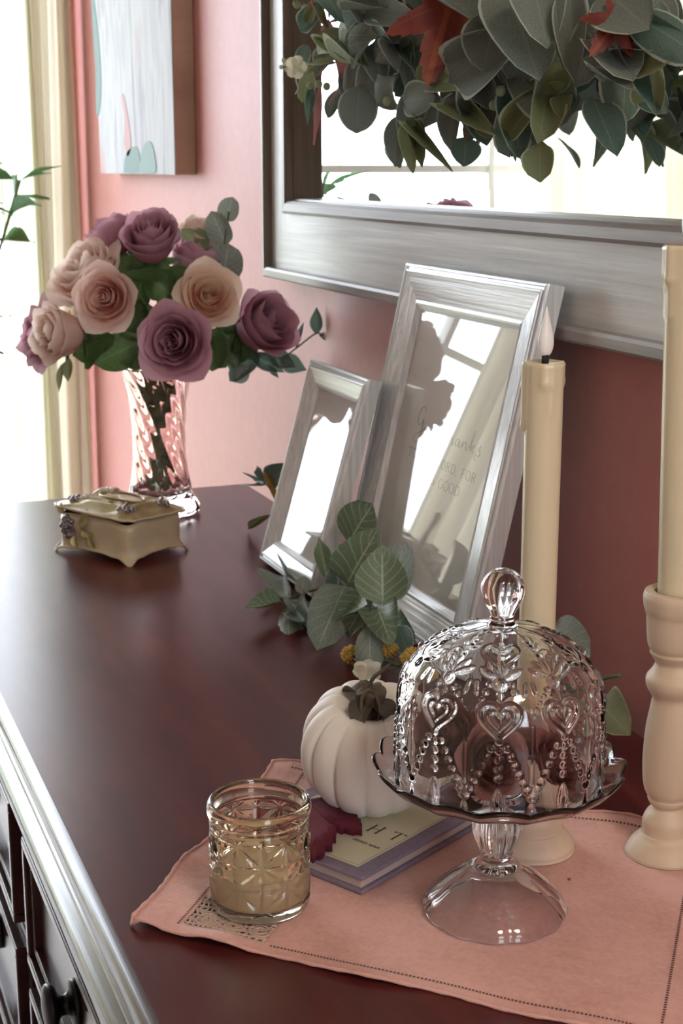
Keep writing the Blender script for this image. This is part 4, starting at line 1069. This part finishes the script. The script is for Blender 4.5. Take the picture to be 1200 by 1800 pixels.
twig('dark leafy twig reaching right from the bouquet towards the small frame', [nk[1], nk[0], bq(380, 600, .0), bq(450, 610, .0), bq(490, 630, .0), bq(520, 612, .0), bq(555, 586, .0), bq(566, 590, .0)],
     [(bq(556, 588), bq(556, 540), .020, 'lance'), (bq(560, 588), bq(606, 598), .016, 'lance'), (bq(520, 612), bq(534, 566), .010, 'lance'), (bq(490, 630), bq(540, 650), .03, 'lance'), (bq(470, 620), bq(520, 645), .03, 'lance'), (bq(455, 625), bq(400, 668), .03), (bq(440, 622), bq(500, 655), .026, 'lance'), (bq(430, 640), bq(410, 672), .030, 'round', 'euc_grey'), (bq(410, 610), bq(402, 650), .022, 'lance', 'olive'), (bq(400, 600), bq(370, 640), .03, 'oval'), (bq(470, 640), bq(490, 665), .010, 'lance'), (bq(450, 630), bq(420, 600), .03, 'oval')], 'teal_leaf', r=.0013)
def leafy(label, seeds, n):
    nk_ = neck(seeds); root = thing('rose_foliage', label, 'foliage', Vector(nk_[0]), 'rose foliage in the vase'); return root
fol = [(250, 480, 236, 560, .05), (300, 470, 230, 470, .06), (230, 520, 262, 585, .055), (280, 545, 215, 575, .055), (245, 600, 165, 640, .055), (200, 590, 140, 640, .05), (230, 610, 255, 650, .05), (350, 580, 400, 640, .05), (330, 470, 290, 540, .06), (395, 560, 410, 640, .045), (300, 520, 260, 480, .05), (270, 560, 250, 625, .055), (240, 450, 215, 500, .05), (380, 590, 370, 650, .045), (185, 590, 130, 625, .05), (310, 560, 330, 500, .05), (430, 580, 415, 640, .04), (255, 530, 200, 545, .05)]
fr_ = thing('rose_foliage', 'dark green rose leaves filling the gaps between the roses', 'foliage', Vector(nk[0]))
for k, (x0, y0, x1, y1, w) in enumerate(fol): put_leaf(bq(x0, y0, -.005 + .02 * (k % 3)), bq(x1, y1, .015 + .015 * (k % 2)), w, TOCAM + Vector((random.uniform(-.4, .4), random.uniform(-.4, .4), random.uniform(-.2, .6))), 'oval', 'rose_leaf', fr_, k)
for k, (x0, y0, x1, y1, w) in enumerate([(108, 640, 102, 690, .010), (122, 630, 116, 672, .018), (340, 420, 318, 402, .02)]): put_leaf(bq(x0, y0, .02), bq(x1, y1, .02), w, TOCAM, 'lance', 'olive', fr_, k)
for k in range(6):
    nk_ = neck(30 + k); q = bq(210 + 40 * k, 560, .0); v, f = tube(catmull([q, Vector(nk_[0]), Vector(nk_[1])], 6), .0020, 6); new_obj('stem', mesh(v, f, True), fr_, MT['stem_green'])

# --- dried roses under the dome
for k, (dx, dy, dz, ax, R) in enumerate([(-.020, -.030, .0305, (.5, -.75, .35), .0270), (.020, -.014, .0265, (.85, .0, .45), .0250), (-.018, .024, .0255, (.3, .6, .7), .0245), (.030, .028, .0235, (.6, .5, .5), .0220), (-.042, -.004, .022, (-.5, -.5, .6), .0215)]):
    lbs = ['dried brown rose under the glass dome, nearest the pumpkin', 'dried brown rose under the glass dome, front and centre', 'dried brown rose under the glass dome, at the back', 'dried brown rose under the glass dome, nearest the tall candle holder', 'small dried brown rose under the glass dome, behind the one nearest the pumpkin']
    rose(lbs[k], (SX + dx, SY + dy, .0948 + dz), ax, R, 'open', 'dried_rose', None, 'dried roses under the dome', 'dried_rose', 'dried flower', green=False)

# ================================================================== TRINKET BOX
FL, FF, FR_ = Vector((-1.915, .336, 0)), Vector((-1.793, .413, 0)), Vector((-1.871, .499, 0))
tb = thing('trinket_box', 'antique cream trinket box with a gilt lid and pewter grapes, before the vase', 'trinket box', (-1.893, .4175, 0))
ex = (FF - FL).normalized(); ey = Vector((-ex.y, ex.x, 0)); bc = (FL + FF) / 2 + ey * .058
TX = Matrix(((ex.x, ey.x, 0, bc.x), (ex.y, ey.y, 0, bc.y), (0, 0, 1, .0004), (0, 0, 0, 1)))
hw, hd = .068, .054
def bx_outline(n=160, gx=1.0, grow=0.0):
    P = []
    for i in range(n):
        a = 2 * PI * i / n; c, s = math.cos(a), math.sin(a)
        e = .42
        x = math.copysign(abs(c) ** e, c) * (hw + grow); y = math.copysign(abs(s) ** e, s) * (hd + grow)
        k = 1 + .030 * math.cos(4 * a) * -1
        P.append((x * k, y * k, a))
    return P
def foot_z(a):          # 0 at the four corners, raised scalloped skirt between
    q = abs(math.sin(2 * (a)))      # 1 at the diagonals = corners
    q = q ** 1.0
    return .0085 * (1 - max(0, (q - .5) / .5) ** 2.2) + .0014 * math.cos(12 * a)
def top_z(a): return .0555 - .0045 * abs(math.sin(2 * a)) ** 3
n = 160; V = []
lev = [0, .15, .35, .55, .8, 1.0]; O0 = bx_outline(n)
for k, t in enumerate(lev):
    g = [.004, .0005, -.0005, .0005, .0008, 0][k]
    for (x, y, a) in O0:
        z0, z1 = foot_z(a), top_z(a); z = z0 + (z1 - z0) * t
        q = abs(math.sin(2 * a)) ** 4
        s = 1 + (g + (.0025 * q * (1 - t) ** 3)) / hw
        V.append((x * s, y * s, z))
for k, t in enumerate([1.0, .8, .3, .25]):
    for (x, y, a) in O0:
        z0, z1 = foot_z(a), top_z(a); s = .955 if k < 3 else .02; V.append((x * s, y * s, (z1 - .0004) if k == 0 else (.018 if k >= 2 else z1 * .7)))
F = grid_faces(n, len(lev) + 4, True)
for i in range(n): pass
V = [TX @ Vector(p) for p in V]; bo = new_obj('body', mesh(V, F, True), tb, MT['box_cream'])
bo.data.materials.append(MT['box_inside'])
for p in bo.data.polygons:
    if p.index >= n * (len(lev)): p.material_index = 1
# skirt trim: thin rolled edge along the foot line
pts = [TX @ Vector((x * (1 + .0045 / hw * (abs(math.sin(2 * a)) ** 4) + .004 / hw), y * (1 + .0045 / hw * (abs(math.sin(2 * a)) ** 4) + .004 / hw), foot_z(a) + .0012)) for (x, y, a) in O0]
v, f = tube(pts + [pts[0]], .0014, 6, False); new_obj('skirt_trim', mesh(v, f, True), tb, MT['box_cream'])
# lid: slightly domed, tilted open a touch towards the front
lidm = TX @ Matrix.Translation((0, 0, .0575)) @ Matrix.Rotation(math.radians(-2.2), 4, 'X') @ Matrix.Rotation(math.radians(1.5), 4, 'Y')
def lid_h(u):            # u = 0 centre .. 1 edge
    return .013 * (1 - u ** 2.2) + .0032 * math.exp(-((u - .62) / .07) ** 2)
V = []; lv = [1.0, 1.0, .97, .92, .85, .78, .72, .66, .6, .52, .4, .25, .1, .001]
OL = bx_outline(n, grow=.0055)
for k, u in enumerate(lv):
    for (x, y, a) in OL:
        sc = 1 + .02 * math.cos(12 * a) * (u > .8)
        z = -.001 if k == 0 else (.0018 + lid_h(u) + .0009 * math.sin(9 * a + 14 * u) * (1 if .3 < u < .95 else .3))
        V.append((x * u * sc, y * u * sc, z))
for (x, y, a) in OL: V.append((x * .001, y * .001, -.001))
F = grid_faces(n, len(lv), True); o_ = len(lv) * n
F += [(i, o_ + i, o_ + (i + 1) % n, (i + 1) % n) for i in range(n)]
lid = new_obj('lid', mesh([lidm @ Vector(p) for p in V], F, True), tb, MT['box_gold'])
V = [lidm @ Vector((x * 1.012 * (1 + .02 * math.cos(12 * a)), y * 1.012 * (1 + .02 * math.cos(12 * a)), .0012)) for (x, y, a) in OL]
v, f = tube(V + [V[0]], .0017, 6, False); new_obj('lid_edge', mesh(v, f, True), lid, MT['box_cream'])
def grapes(M_, cx, cy, cz, n_, spread, r, parent, seed, flat=True):
    r_ = random.Random(seed); parts = []
    for k in range(n_):
        q = math.sqrt(k / n_); a = k * 2.4
        parts.append(ball((cx + spread * q * math.cos(a) * 1.4, cy + (spread * q * math.sin(a) if flat else 0), cz + (r * 1.0 * (1 - q) if flat else spread * q * math.sin(a) * 1.2)), r, 8, 6))
    v, f = join(parts); o = new_obj('grape_cluster', mesh([M_ @ Vector(p) for p in v], f, True), parent, MT['pewter']); return o
grapes(lidm, -.045, -.032, .0085, 18, .0105, .0036, lid, 1)
grapes(lidm, .040, -.030, .0085, 20, .0115, .0036, lid, 2)
grapes(lidm, .046, .030, .0090, 16, .0105, .0034, lid, 3)
grapes(lidm, -.046, .030, .0090, 12, .0085, .0026, lid, 4)
# shell-like scroll on the lid's far left and a raised oval cartouche
parts = []
for k in range(7):
    a = PI * (.55 + .15 * k); parts.append(tube(catmull([lidm @ Vector((-.036, .018, .011)), lidm @ Vector((-.036 + .012 * math.cos(a), .018 + .012 * math.sin(a), .0155)), lidm @ Vector((-.036 + .023 * math.cos(a), .018 + .023 * math.sin(a), .009))], 4), .0026, 6))
v, f = join(parts); new_obj('shell_scroll', mesh(v, f, True), lid, MT['box_cream'])
pts = [lidm @ Vector((.036 * math.cos(t), .020 * math.sin(t) + .004, .0150 - .0018 * (abs(math.cos(t)) ** 2))) for t in np.linspace(0, 2 * PI, 41)]
v, f = tube(pts, .0016, 6, False); new_obj('cartouche', mesh(v, f, True), lid, MT['box_gold'])
for k in range(12):
    u = -.9 + 1.8 * k / 11; b = lidm @ Vector((.050 * u, -.028 + .004 * math.sin(7 * u), .0105)); t = lidm @ Vector((.050 * u + .009 * math.cos(k * 2.1), -.028 + .008 * math.sin(k * 2.1) + .004, .0120))
    MT.setdefault('moss', MT['moss']); put_leaf(b, t, .006, (0, 0, 1), 'oval', 'moss', lid, k, 'vine_leaf')
# front face ornament
FM = TX @ Matrix(((1, 0, 0, -.030), (0, 0, -1, -hd - .0005 + .001), (0, 1, 0, .036), (0, 0, 0, 1)))
parts = []
for k in range(20):
    q = math.sqrt(k / 20); a = k * 2.4; parts.append(ball((-.012 + .0120 * q * math.cos(a), .0145 * q * math.sin(a), .0014 + .003 * (1 - q)), .0036, 8, 6))
v, f = join(parts); new_obj('grape_cluster', mesh([FM @ Vector(p) for p in v], f, True), tb, MT['pewter'])
for k, (x, y, a, l, m_) in enumerate([(.008, .004, .6, .016, 'moss'), (.010, .002, -.4, .016, 'moss'), (.002, -.006, -1.2, .014, 'moss'), (.012, .010, 1.2, .013, 'moss'), (.020, -.004, -1.0, .016, 'moss'), (-.012, .014, 2.0, .012, 'moss'), (.004, -.004, 3.0, .012, 'pewter'), (.010, -.006, .2, .012, 'box_cream')]):
    x, y, l = x * 1.35, y * 1.2, l * 1.35; b = FM @ Vector((x, y, .003)); t = FM @ Vector((x + l * math.cos(a), y + l * math.sin(a), .004)); put_leaf(b, t, .012, -ey, 'oval', m_, tb, k, 'vine_leaf')

# ================================================================== GREENERY BEFORE THE FRAMES
def fp_(px, py, off=.03):                  # a point some way in front of the big frame's leaning front plane
    th, XR, Yb = .2211, -1.2598, .6183
    O = np.array([XR, Yb, 0]); n_ = np.array([0, -math.cos(th), math.sin(th)]); d = ray(px, py)
    while True:
        t = ((O + n_ * off - CAM) @ n_) / (d @ n_); p = CAM + d * t
        if p[2] > .012 or off > .3: return Vector(p)
        off += .004
eu = thing('eucalyptus_bunch', 'bushy variegated eucalyptus stem standing against the two silver frames', 'foliage', tuple(fp_(660, 1130, .05)))
g0 = fp_(655, 1140, .05); g1 = fp_(640, 1050, .045); g2 = fp_(630, 960, .03)
v, f = tube(catmull([fp_(700, 1170, .06), g0, g1, g2], 6), .0022, 7); new_obj('stem', mesh(v, f, True), eu, MT['stem_green'])
v, f = tube(catmull([g0, fp_(600, 1040, .05), fp_(540, 1040, .05), fp_(505, 1055, .05)], 6), .0015, 7); new_obj('stem', mesh(v, f, True), eu, MT['stem_green'])
for k, (bx_, by_, tx_, ty_, w, off, sh, m_, up) in enumerate([
    (612, 955, 648, 890, 86, .030, 'round', 'euc', (0, 0, .3)), (608, 1030, 650, 945, 84, .045, 'round', 'euc', (0, 0, .2)), (672, 1055, 672, 958, 88, .065, 'heart', 'euc', (0, 0, .1)),
    (680, 1060, 712, 975, 62, .050, 'round', 'euc_grey', (0, .3, 0)), (606, 1030, 560, 1130, 84, .050, 'round', 'euc_grey', (0, 0, -.1)), (648, 1056, 592, 1120, 72, .070, 'heart', 'euc', (0, 0, .7)),
    (664, 1070, 690, 1140, 66, .060, 'heart', 'euc', (.3, 0, .1)), (650, 1100, 650, 1175, 48, .075, 'oval', 'euc_grey', (.3, 0, 0)), (640, 1065, 585, 1085, 40, .080, 'heart', 'euc', (0, 0, 1)),
    (506, 1052, 480, 980, 48, .050, 'oval', 'euc_grey', (0, 0, 0)), (498, 1058, 428, 1072, 32, .055, 'oval', 'euc', (0, 0, .5)), (508, 1060, 495, 1124, 46, .055, 'oval', 'euc_grey', (0, 0, 0)),
    (530, 1045, 535, 1012, 30, .050, 'round', 'euc_grey', (0, 0, 0)), (530, 1045, 545, 1100, 38, .050, 'oval', 'euc_grey', (0, 0, 0)), (575, 1020, 560, 945, 32, .040, 'lance', 'euc', (.5, 0, 0)), (585, 1040, 578, 1000, 26, .045, 'oval', 'teal_leaf', (0, 0, 0)),
    (700, 1100, 716, 1150, 40, .045, 'oval', 'teal_leaf', (0, 0, 0)), (690, 1085, 715, 1120, 44, .04, 'round', 'euc', (0, 0, 0)), (520, 1070, 540, 1095, 30, .05, 'oval', 'teal_leaf', (0, 0, 0)), (540, 1060, 560, 1085, 34, .05, 'oval', 'euc_grey', (0, 0, 0))]):
    put_leaf(fp_(bx_, by_, off), fp_(tx_, ty_, off + .006), w * .62e-3, TOCAM + Vector(up), sh, m_, eu, k)
# mustard and white blossoms at the foot of that stem
def pompon(label, c, R, m, name, cat, n_=60, pr=.22):
    root = thing(name, label, cat, c); r_ = random.Random(int(R * 1e5)); parts = []
    for k in range(n_):
        z = 1 - 2 * (k + .5) / n_; a = k * 2.39996; q = math.sqrt(1 - z * z)
        rr = R * r_.uniform(.72, 1.0); parts.append(ball((c[0] + rr * q * math.cos(a), c[1] + rr * q * math.sin(a), c[2] + rr * z), R * pr * r_.uniform(.8, 1.2), 6, 4))
    v, f = join(parts + [ball(c, R * .8, 10, 8)]); o = new_obj('florets', mesh(v, f, True), root, m); o['kind'] = 'stuff'; return root
pc = fp_(616, 1150, .085); p1 = pompon('mustard yellow dried blossom just below the eucalyptus, left of the white one', pc, .0098, MT['mustard'], 'mustard_blossom', 'flower')
v, f = tube(catmull([pc, fp_(632, 1166, .085), fp_(660, 1172, .08), fp_(700, 1175, .06)], 5), .0011, 6); new_obj('stem', mesh(v, f, True), p1, MT['twig'])
pc = fp_(686, 1142, .060); p2 = pompon('mustard blossom half hidden behind a eucalyptus leaf', pc, .0080, MT['mustard'], 'mustard_blossom', 'flower')
v, f = tube([pc, fp_(700, 1170, .06)], .0011, 6); new_obj('stem', mesh(v, f, True), p2, MT['twig'])
pc = fp_(722, 1155, .060); p3 = pompon('rusty mustard blossom beside the dome, at the foot of the large frame', pc, .0095, MT['mustard'], 'mustard_blossom', 'flower')
v, f = tube([pc, fp_(700, 1172, .06)], .0011, 6); new_obj('stem', mesh(v, f, True), p3, MT['twig'])
wc = fp_(646, 1180, .095); wf = thing('white_blossom', 'small white blossom just above the pumpkin stem', 'flower', wc)
for k in range(9):
    a = k * 2 * PI / 9; d = Vector((math.cos(a) * .5, math.sin(a) * .7, .5 * math.sin(3 * a))).normalized()
    put_leaf(wc, wc + d * .0150, .013, TOCAM + d * .5, 'oval', 'white_flower', wf, k, 'petal')
v, f = tube(catmull([wc + Vector((-.002, .002, 0)), fp_(640, 1168, .085), fp_(632, 1150, .08)], 4), .0014, 6); new_obj('stem', mesh(v, f, True), wf, MT['stem_green'])

# sprig behind the small frame
q = lambda px, py, y=.640: at(px, py, y)
tw = twig('short sprig with an ochre stem peeking out left of the small frame', [q(520, 960, .652), q(490, 885, .642), q(472, 845, .636), q(466, 832, .634)],
     [(q(466, 850), q(500, 822), .034, 'oval'), (q(466, 850), q(426, 842), .018, 'lance'), (q(464, 848), q(452, 820), .012, 'lance')], 'teal_leaf', r=.0046, stemm='dry_stem')
put_leaf(q(475, 905, .628), q(424, 934, .60), .012, TOCAM, 'lance', 'olive', tw, 1)
# leaves by the wall right of the dome
tw = twig('low grey-green eucalyptus sprig by the wall right of the glass dome', [(-1.12, .640, .004), (-1.09, .650, .03), (-1.06, .655, .06), (-1.03, .660, .075)],
     [(at(965, 1110, .64), at(1028, 1150, .64), .046, 'round', 'euc_grey'), (at(1050, 1230, .64), at(1090, 1275, .63), .040, 'oval', 'olive'), (at(985, 1130, .65), at(960, 1180, .65), .034, 'round', 'euc_grey'), (at(1000, 1190, .65), at(1040, 1215, .65), .03, 'oval', 'teal_leaf')], 'euc_grey', r=.0018)

# ================================================================== WREATH
WY = .665
wr = thing('wreath', 'leafy wreath of grey lambs ear, eucalyptus and autumn leaves hanging before the mirror', 'wreath', tuple(at(860, -220, .70)))
wc = at(860, -260, .70); WRR = .165
pts = [wc + Vector((WRR * math.cos(a), 0, WRR * math.sin(a))) for a in np.linspace(0, 2 * PI, 49)]
v, f = tube(pts, .016, 10, False); new_obj('twig_ring', mesh(v, f, True), wr, MT['twig'])
P = lambda x, y, d=0.0: at(x, y, WY - d)
WL = [ # base px, tip px, width px, kind, shape, depth towards viewer
 (905, 60, 800, 140, 92, 'lamb', 'oval', .055, 2), (880, -40, 948, 122, 112, 'lamb', 'oval', .07, 0), (930, -50, 960, 55, 85, 'lamb', 'oval', .08, 1), (985, -40, 1000, 60, 70, 'lamb', 'oval', .06, 3), (1020, 40, 990, 120, 60, 'lamb', 'lance', .055, 1),
 (1000, -30, 1005, 122, 48, 'lamb', 'oval', .06, 1), (870, 20, 850, 125, 92, 'lamb', 'oval', .062, 0), (1060, 60, 1115, 150, 82, 'lamb', 'oval', .05, 2), (1060, -20, 1130, 40, 90, 'lamb', 'oval', .06, 0), (1110, 30, 1198, 55, 60, 'teal_leaf', 'oval', .05, 3), (1080, 70, 1180, 60, 60, 'teal_leaf', 'oval', .045, 1),
 (1120, 110, 1176, 92, 60, 'olive', 'round', .045, 0), (1090, 135, 1150, 165, 34, 'teal_leaf', 'lance', .04, 1), (1050, 120, 1120, 165, 44, 'lamb', 'lance', .05, 2), (1040, 170, 1085, 262, 58, 'teal_leaf', 'oval', .03, 0), (990, 165, 985, 200, 34, 'olive', 'oval', .03, 1), (1015, 165, 1005, 205, 18, 'teal_leaf', 'lance', .02, 2),
 (950, 240, 945, 312, 52, 'olive', 'spoon', .03, 1), (900, 140, 912, 262, 64, 'teal_leaf', 'oval', .03, 1), (960, 150, 890, 245, 46, 'olive', 'oval', .03, 2), (895, 200, 905, 280, 30, 'teal_leaf', 'lance', .012, 0), (930, 240, 918, 290, 30, 'teal_leaf', 'lance', .0, 0),
 (860, 140, 700, 145, 42, 'olive', 'lance', .04, 0), (800, 170, 882, 245, 52, 'olive', 'lance', .035, 2), (800, 160, 785, 260, 42, 'lamb', 'oval', .04, 1), (765, 170, 698, 178, 62, 'lamb', 'oval', .05, 0), (700, 130, 632, 200, 74, 'lamb', 'spoon', .045, 3),
 (630, 150, 628, 222, 80, 'lamb', 'oval', .04, 3), (700, 200, 690, 288, 40, 'lamb', 'oval', .03, 1), (720, 210, 742, 300, 34, 'olive', 'oval', .04, 2), (715, 210, 722, 292, 34, 'olive', 'oval', .045, 1), (730, 215, 805, 312, 26, 'olive', 'lance', .04, 2), (690, 240, 700, 290, 40, 'teal_leaf', 'oval', .015, 0), (820, 240, 815, 290, 56, 'teal_leaf', 'oval', .015, 0), (770, 180, 830, 200, 40, 'olive', 'oval', .035, 0),
 (600, 90, 560, 50, 62, 'olive', 'round', .05, 0), (595, 95, 536, 90, 60, 'olive', 'round', .055, 1), (590, 105, 655, 130, 40, 'olive', 'oval', .05, 2), (600, 60, 620, 100, 60, 'teal_leaf', 'round', .05, 0), (590, 110, 530, 122, 22, 'olive', 'lance', .055, 0), (548, 150, 540, 215, 24, 'teal_leaf', 'lance', .03, 1), (560, 110, 580, 100, 24, 'olive', 'round', .05, 1),
 (640, 20, 720, 30, 56, 'lamb', 'oval', .06, 0), (690, 10, 610, 20, 50, 'lamb', 'oval', .06, 2), (660, 60, 720, 75, 54, 'teal_leaf', 'oval', .045, 1), (660, 70, 665, 140, 56, 'lamb', 'oval', .04, 1), (690, 60, 700, 130, 44, 'lamb', 'lance', .05, 2), (700, 60, 716, 140, 40, 'lamb', 'lance', .04, 1), (735, 80, 740, 150, 34, 'teal_leaf', 'lance', .035, 0), (750, -20, 850, 20, 64, 'lamb', 'round', .07, 0), (760, 120, 735, 145, 40, 'olive', 'oval', .04, 0),
 (560, -30, 600, 30, 50, 'teal_leaf', 'oval', .05, 0), (620, -40, 640, 30, 60, 'lamb', 'oval', .06, 1), (540, 40, 548, 5, 24, 'olive', 'round', .045, 0), (520, 8, 530, -20, 26, 'olive', 'round', .045, 0), (560, 15, 575, 50, 20, 'olive', 'lance', .045, 1),
 (870, 240, 838, 205, 40, 'olive', 'oval', .03, 1), (840, 130, 880, 200, 56, 'lamb', 'oval', .03, 2), (900, 120, 960, 165, 60, 'lamb', 'oval', .035, 3), (980, 110, 960, 170, 56, 'olive', 'oval', .03, 0), (960, 170, 985, 150, 26, 'olive', 'round', .03, 0)]
for k, (x0, y0, x1, y1, w, m_, sh, d, var) in enumerate(WL):
    b, t = P(x0, y0, d), P(x1, y1, d + .01)
    put_leaf(b, t, w * .56e-3, TOCAM + Vector((random.uniform(-.25, .25), random.uniform(-.2, .2), random.uniform(-.3, .3))), sh, m_, wr, var)
r_ = random.Random(12)
for k in range(130):                                   # the leaves further round the ring and behind the front ones
    a = r_.uniform(0, 2 * PI); d = r_.uniform(-.01, .055); c = wc + Vector((WRR * math.cos(a), WY - .70 - d, WRR * math.sin(a))); c.y = WY - d
    rad = Vector((math.cos(a), 0, math.sin(a))); tang = Vector((-math.sin(a), 0, math.cos(a)))
    dr_ = (rad * r_.uniform(-.5, 1.0) + tang * r_.uniform(-.9, .9) + Vector((0, -r_.uniform(0, .5), 0)) + Vector((0, 0, -.3))).normalized(); L = r_.uniform(.045, .085)
    if math.sin(a) < -.3: L *= .8
    put_leaf(c, c + dr_ * L, L * r_.uniform(.4, .6), TOCAM + Vector((r_.uniform(-.6, .6), r_.uniform(-.4, .4), r_.uniform(-.5, .5))), r_.choice(['oval', 'oval', 'lance', 'round']), r_.choice(['lamb', 'lamb', 'teal_leaf', 'olive', 'euc_grey']), wr, k)
for k in range(85):                                    # hanging leaves filling the lower half of the ring
    x, y = r_.uniform(540, 1170), r_.uniform(-60, 165); d = r_.uniform(-.005, .035); b = P(x, y, d)
    dr_ = Vector((r_.uniform(-.7, .7), r_.uniform(-.35, .1), -r_.uniform(.3, 1))).normalized(); L = r_.uniform(.045, .075) * (.75 if x < 640 or x > 1120 else 1)
    put_leaf(b, b + dr_ * L, L * r_.uniform(.42, .62), TOCAM + Vector((r_.uniform(-.5, .5), r_.uniform(-.4, .4), r_.uniform(-.4, .4))), r_.choice(['oval', 'oval', 'spoon']), r_.choice(['lamb', 'lamb', 'lamb', 'teal_leaf', 'olive']), wr, k)
def wreath_maple(px, py, size, rot, d, tilt):
    me = maple_mesh(size, .12, 0); me.materials.append(MT['autumn']); o = new_obj('maple_leaf', me, wr)
    n_ = TOCAM.normalized(); base = n_.to_track_quat('Z', 'Y').to_matrix().to_4x4()
    mm = Matrix.Translation(P(px, py, d)) @ base @ Matrix.Rotation(rot, 4, 'Z') @ Matrix.Rotation(tilt, 4, 'X')
    l, r, s = mm.decompose(); o.location, o.rotation_euler = l, r.to_euler(); o['label'] = 'red and orange maple leaf'
wreath_maple(785, 25, .068, 2.9, .075, .15); wreath_maple(1085, 40, .034, 2.5, .066, .3)
# ribbon tails
def ribbon_tail(pts, w, name='ribbon_tail'):
    V = []; P_ = catmull(pts, 5); n_ = len(P_)
    for i, p in enumerate(P_):
        ww = w * (1 - .75 * (i / (n_ - 1)) ** 2); tw_ = .5 * math.sin(i * .35)
        V += [p + Vector((-ww * .5 * math.cos(tw_), ww * .5 * math.sin(tw_), 0)), p + Vector((0, .002, 0)), p + Vector((ww * .5 * math.cos(tw_), -ww * .5 * math.sin(tw_), 0))]
    F = []
    for i in range(n_ - 1): F += [(3 * i, 3 * i + 1, 3 * i + 4, 3 * i + 3), (3 * i + 1, 3 * i + 2, 3 * i + 5, 3 * i + 4)]
    new_obj(name, mesh(V, F, True), wr, MT['ribbon'])
ribbon_tail([P(600, -40, .04), P(580, 20, .045), P(575, 50, .045), P(600, 100, .03), P(595, 150, .025), P(575, 185, .025)], .034)
ribbon_tail([P(585, 60, .03), P(565, 120, .025), P(560, 170, .025), P(557, 210, .025), P(550, 255, .025)], .020)
ribbon_tail([P(560, -30, .05), P(550, 10, .05), P(575, 40, .05), P(605, 25, .05)], .030)
# small white flower and buds at the left
fc = P(520, 118, .055)
for k in range(5):
    a = k * 2 * PI / 5; d = (Vector((0, 0, 1)) * math.sin(a) + Vector((.4, .9, 0)) * math.cos(a)); put_leaf(fc, fc + d * .014, .014, TOCAM, 'round', 'white_flower', wr, k, 'flower_petal')
parts = [ball(P(x, y, .055), .0028, 8, 6) for x, y in ((500, 112), (494, 118), (503, 122), (498, 106), (506, 114))]
v, f = join(parts); fb_ = new_obj('flower_buds', mesh(v, f, True), wr, MT['white_flower']); fb_['kind'] = 'stuff'
for x, y in ((522, 8), (536, 14), (545, 150), (560, 148), (574, 152), (680, 178), (868, 185), (880, 160)):
    v, f = ball(P(x, y, .05), .0048, 8, 6); new_obj('bud', mesh(v, f, True), wr, MT['olive'])
v, f = tube(catmull([P(525, 125, .05), P(520, 140, .05), P(524, 155, .05), P(519, 165, .05)], 4), .0007, 5); new_obj('thread', mesh(v, f, True), wr, MT['white_flower'])
# hanging cord over the mirror top
v, f = tube([wc + Vector((0, 0, WRR)), Vector((wc.x, .718, MZ1 + .004)), Vector((wc.x, .755, MZ1 + .004))], .0015, 6); new_obj('hanging_cord', mesh(v, f, True), wr, MT['twig'])

# ================================================================== HOUSEPLANT AT THE WINDOW
hpx, hpy = -3.44, .33
hpn = thing('houseplant', 'tall green houseplant with narrow leaves in a clay pot by the window', 'plant', (hpx, hpy, FLOOR_Z))
v, f = lathe([(.085, 0), (.11, .20), (.118, .20), (.118, .225), (.105, .225), (.100, .19), (1e-4, .188)], 32); me = mesh(v, f, True); me.transform(Matrix.Translation((hpx, hpy, FLOOR_Z))); new_obj('pot', me, hpn, MT['pot'])
v, f = lathe([(1e-4, .195), (.1, .192)], 24); me = mesh([(x + hpx, y + hpy, z + FLOOR_Z) for x, y, z in v], f); new_obj('soil', me, hpn, MT['soil'])
r_ = random.Random(21)
for s in range(9):
    a = s * 2.4; ht = r_.uniform(.80, 1.20); lean = r_.uniform(.08, .30)
    tp = Vector((hpx + lean * math.cos(a) * .5, hpy + lean * math.sin(a), FLOOR_Z + .19 + ht)); bs = Vector((hpx + .04 * math.cos(a), hpy + .04 * math.sin(a), FLOOR_Z + .18)); md = bs * .45 + tp * .55 + Vector((-.03 * math.cos(a), -.05 * math.sin(a), .05))
    pp = catmull([bs, md, tp], 8); v, f = tube(pp, .004, 6); new_obj('stem', mesh(v, f, True), hpn, MT['stem_green'])
    for k in range(9):
        p = pp[-1 - (k // 2) * 1 if k < 8 else -1]; b2 = a + k * 2.2
        d = Vector((.6 * math.cos(b2), math.sin(b2), r_.uniform(-.15, .5))).normalized() * r_.uniform(.07, .13)
        if p.x + d.x < WALL_X + .12: d.x = abs(d.x) * .3
        put_leaf(p, p + d, .013, (0, 0, 1) if abs(d.z) < .12 else (1, 0, .5), 'lance', 'plant_leaf', hpn, k)
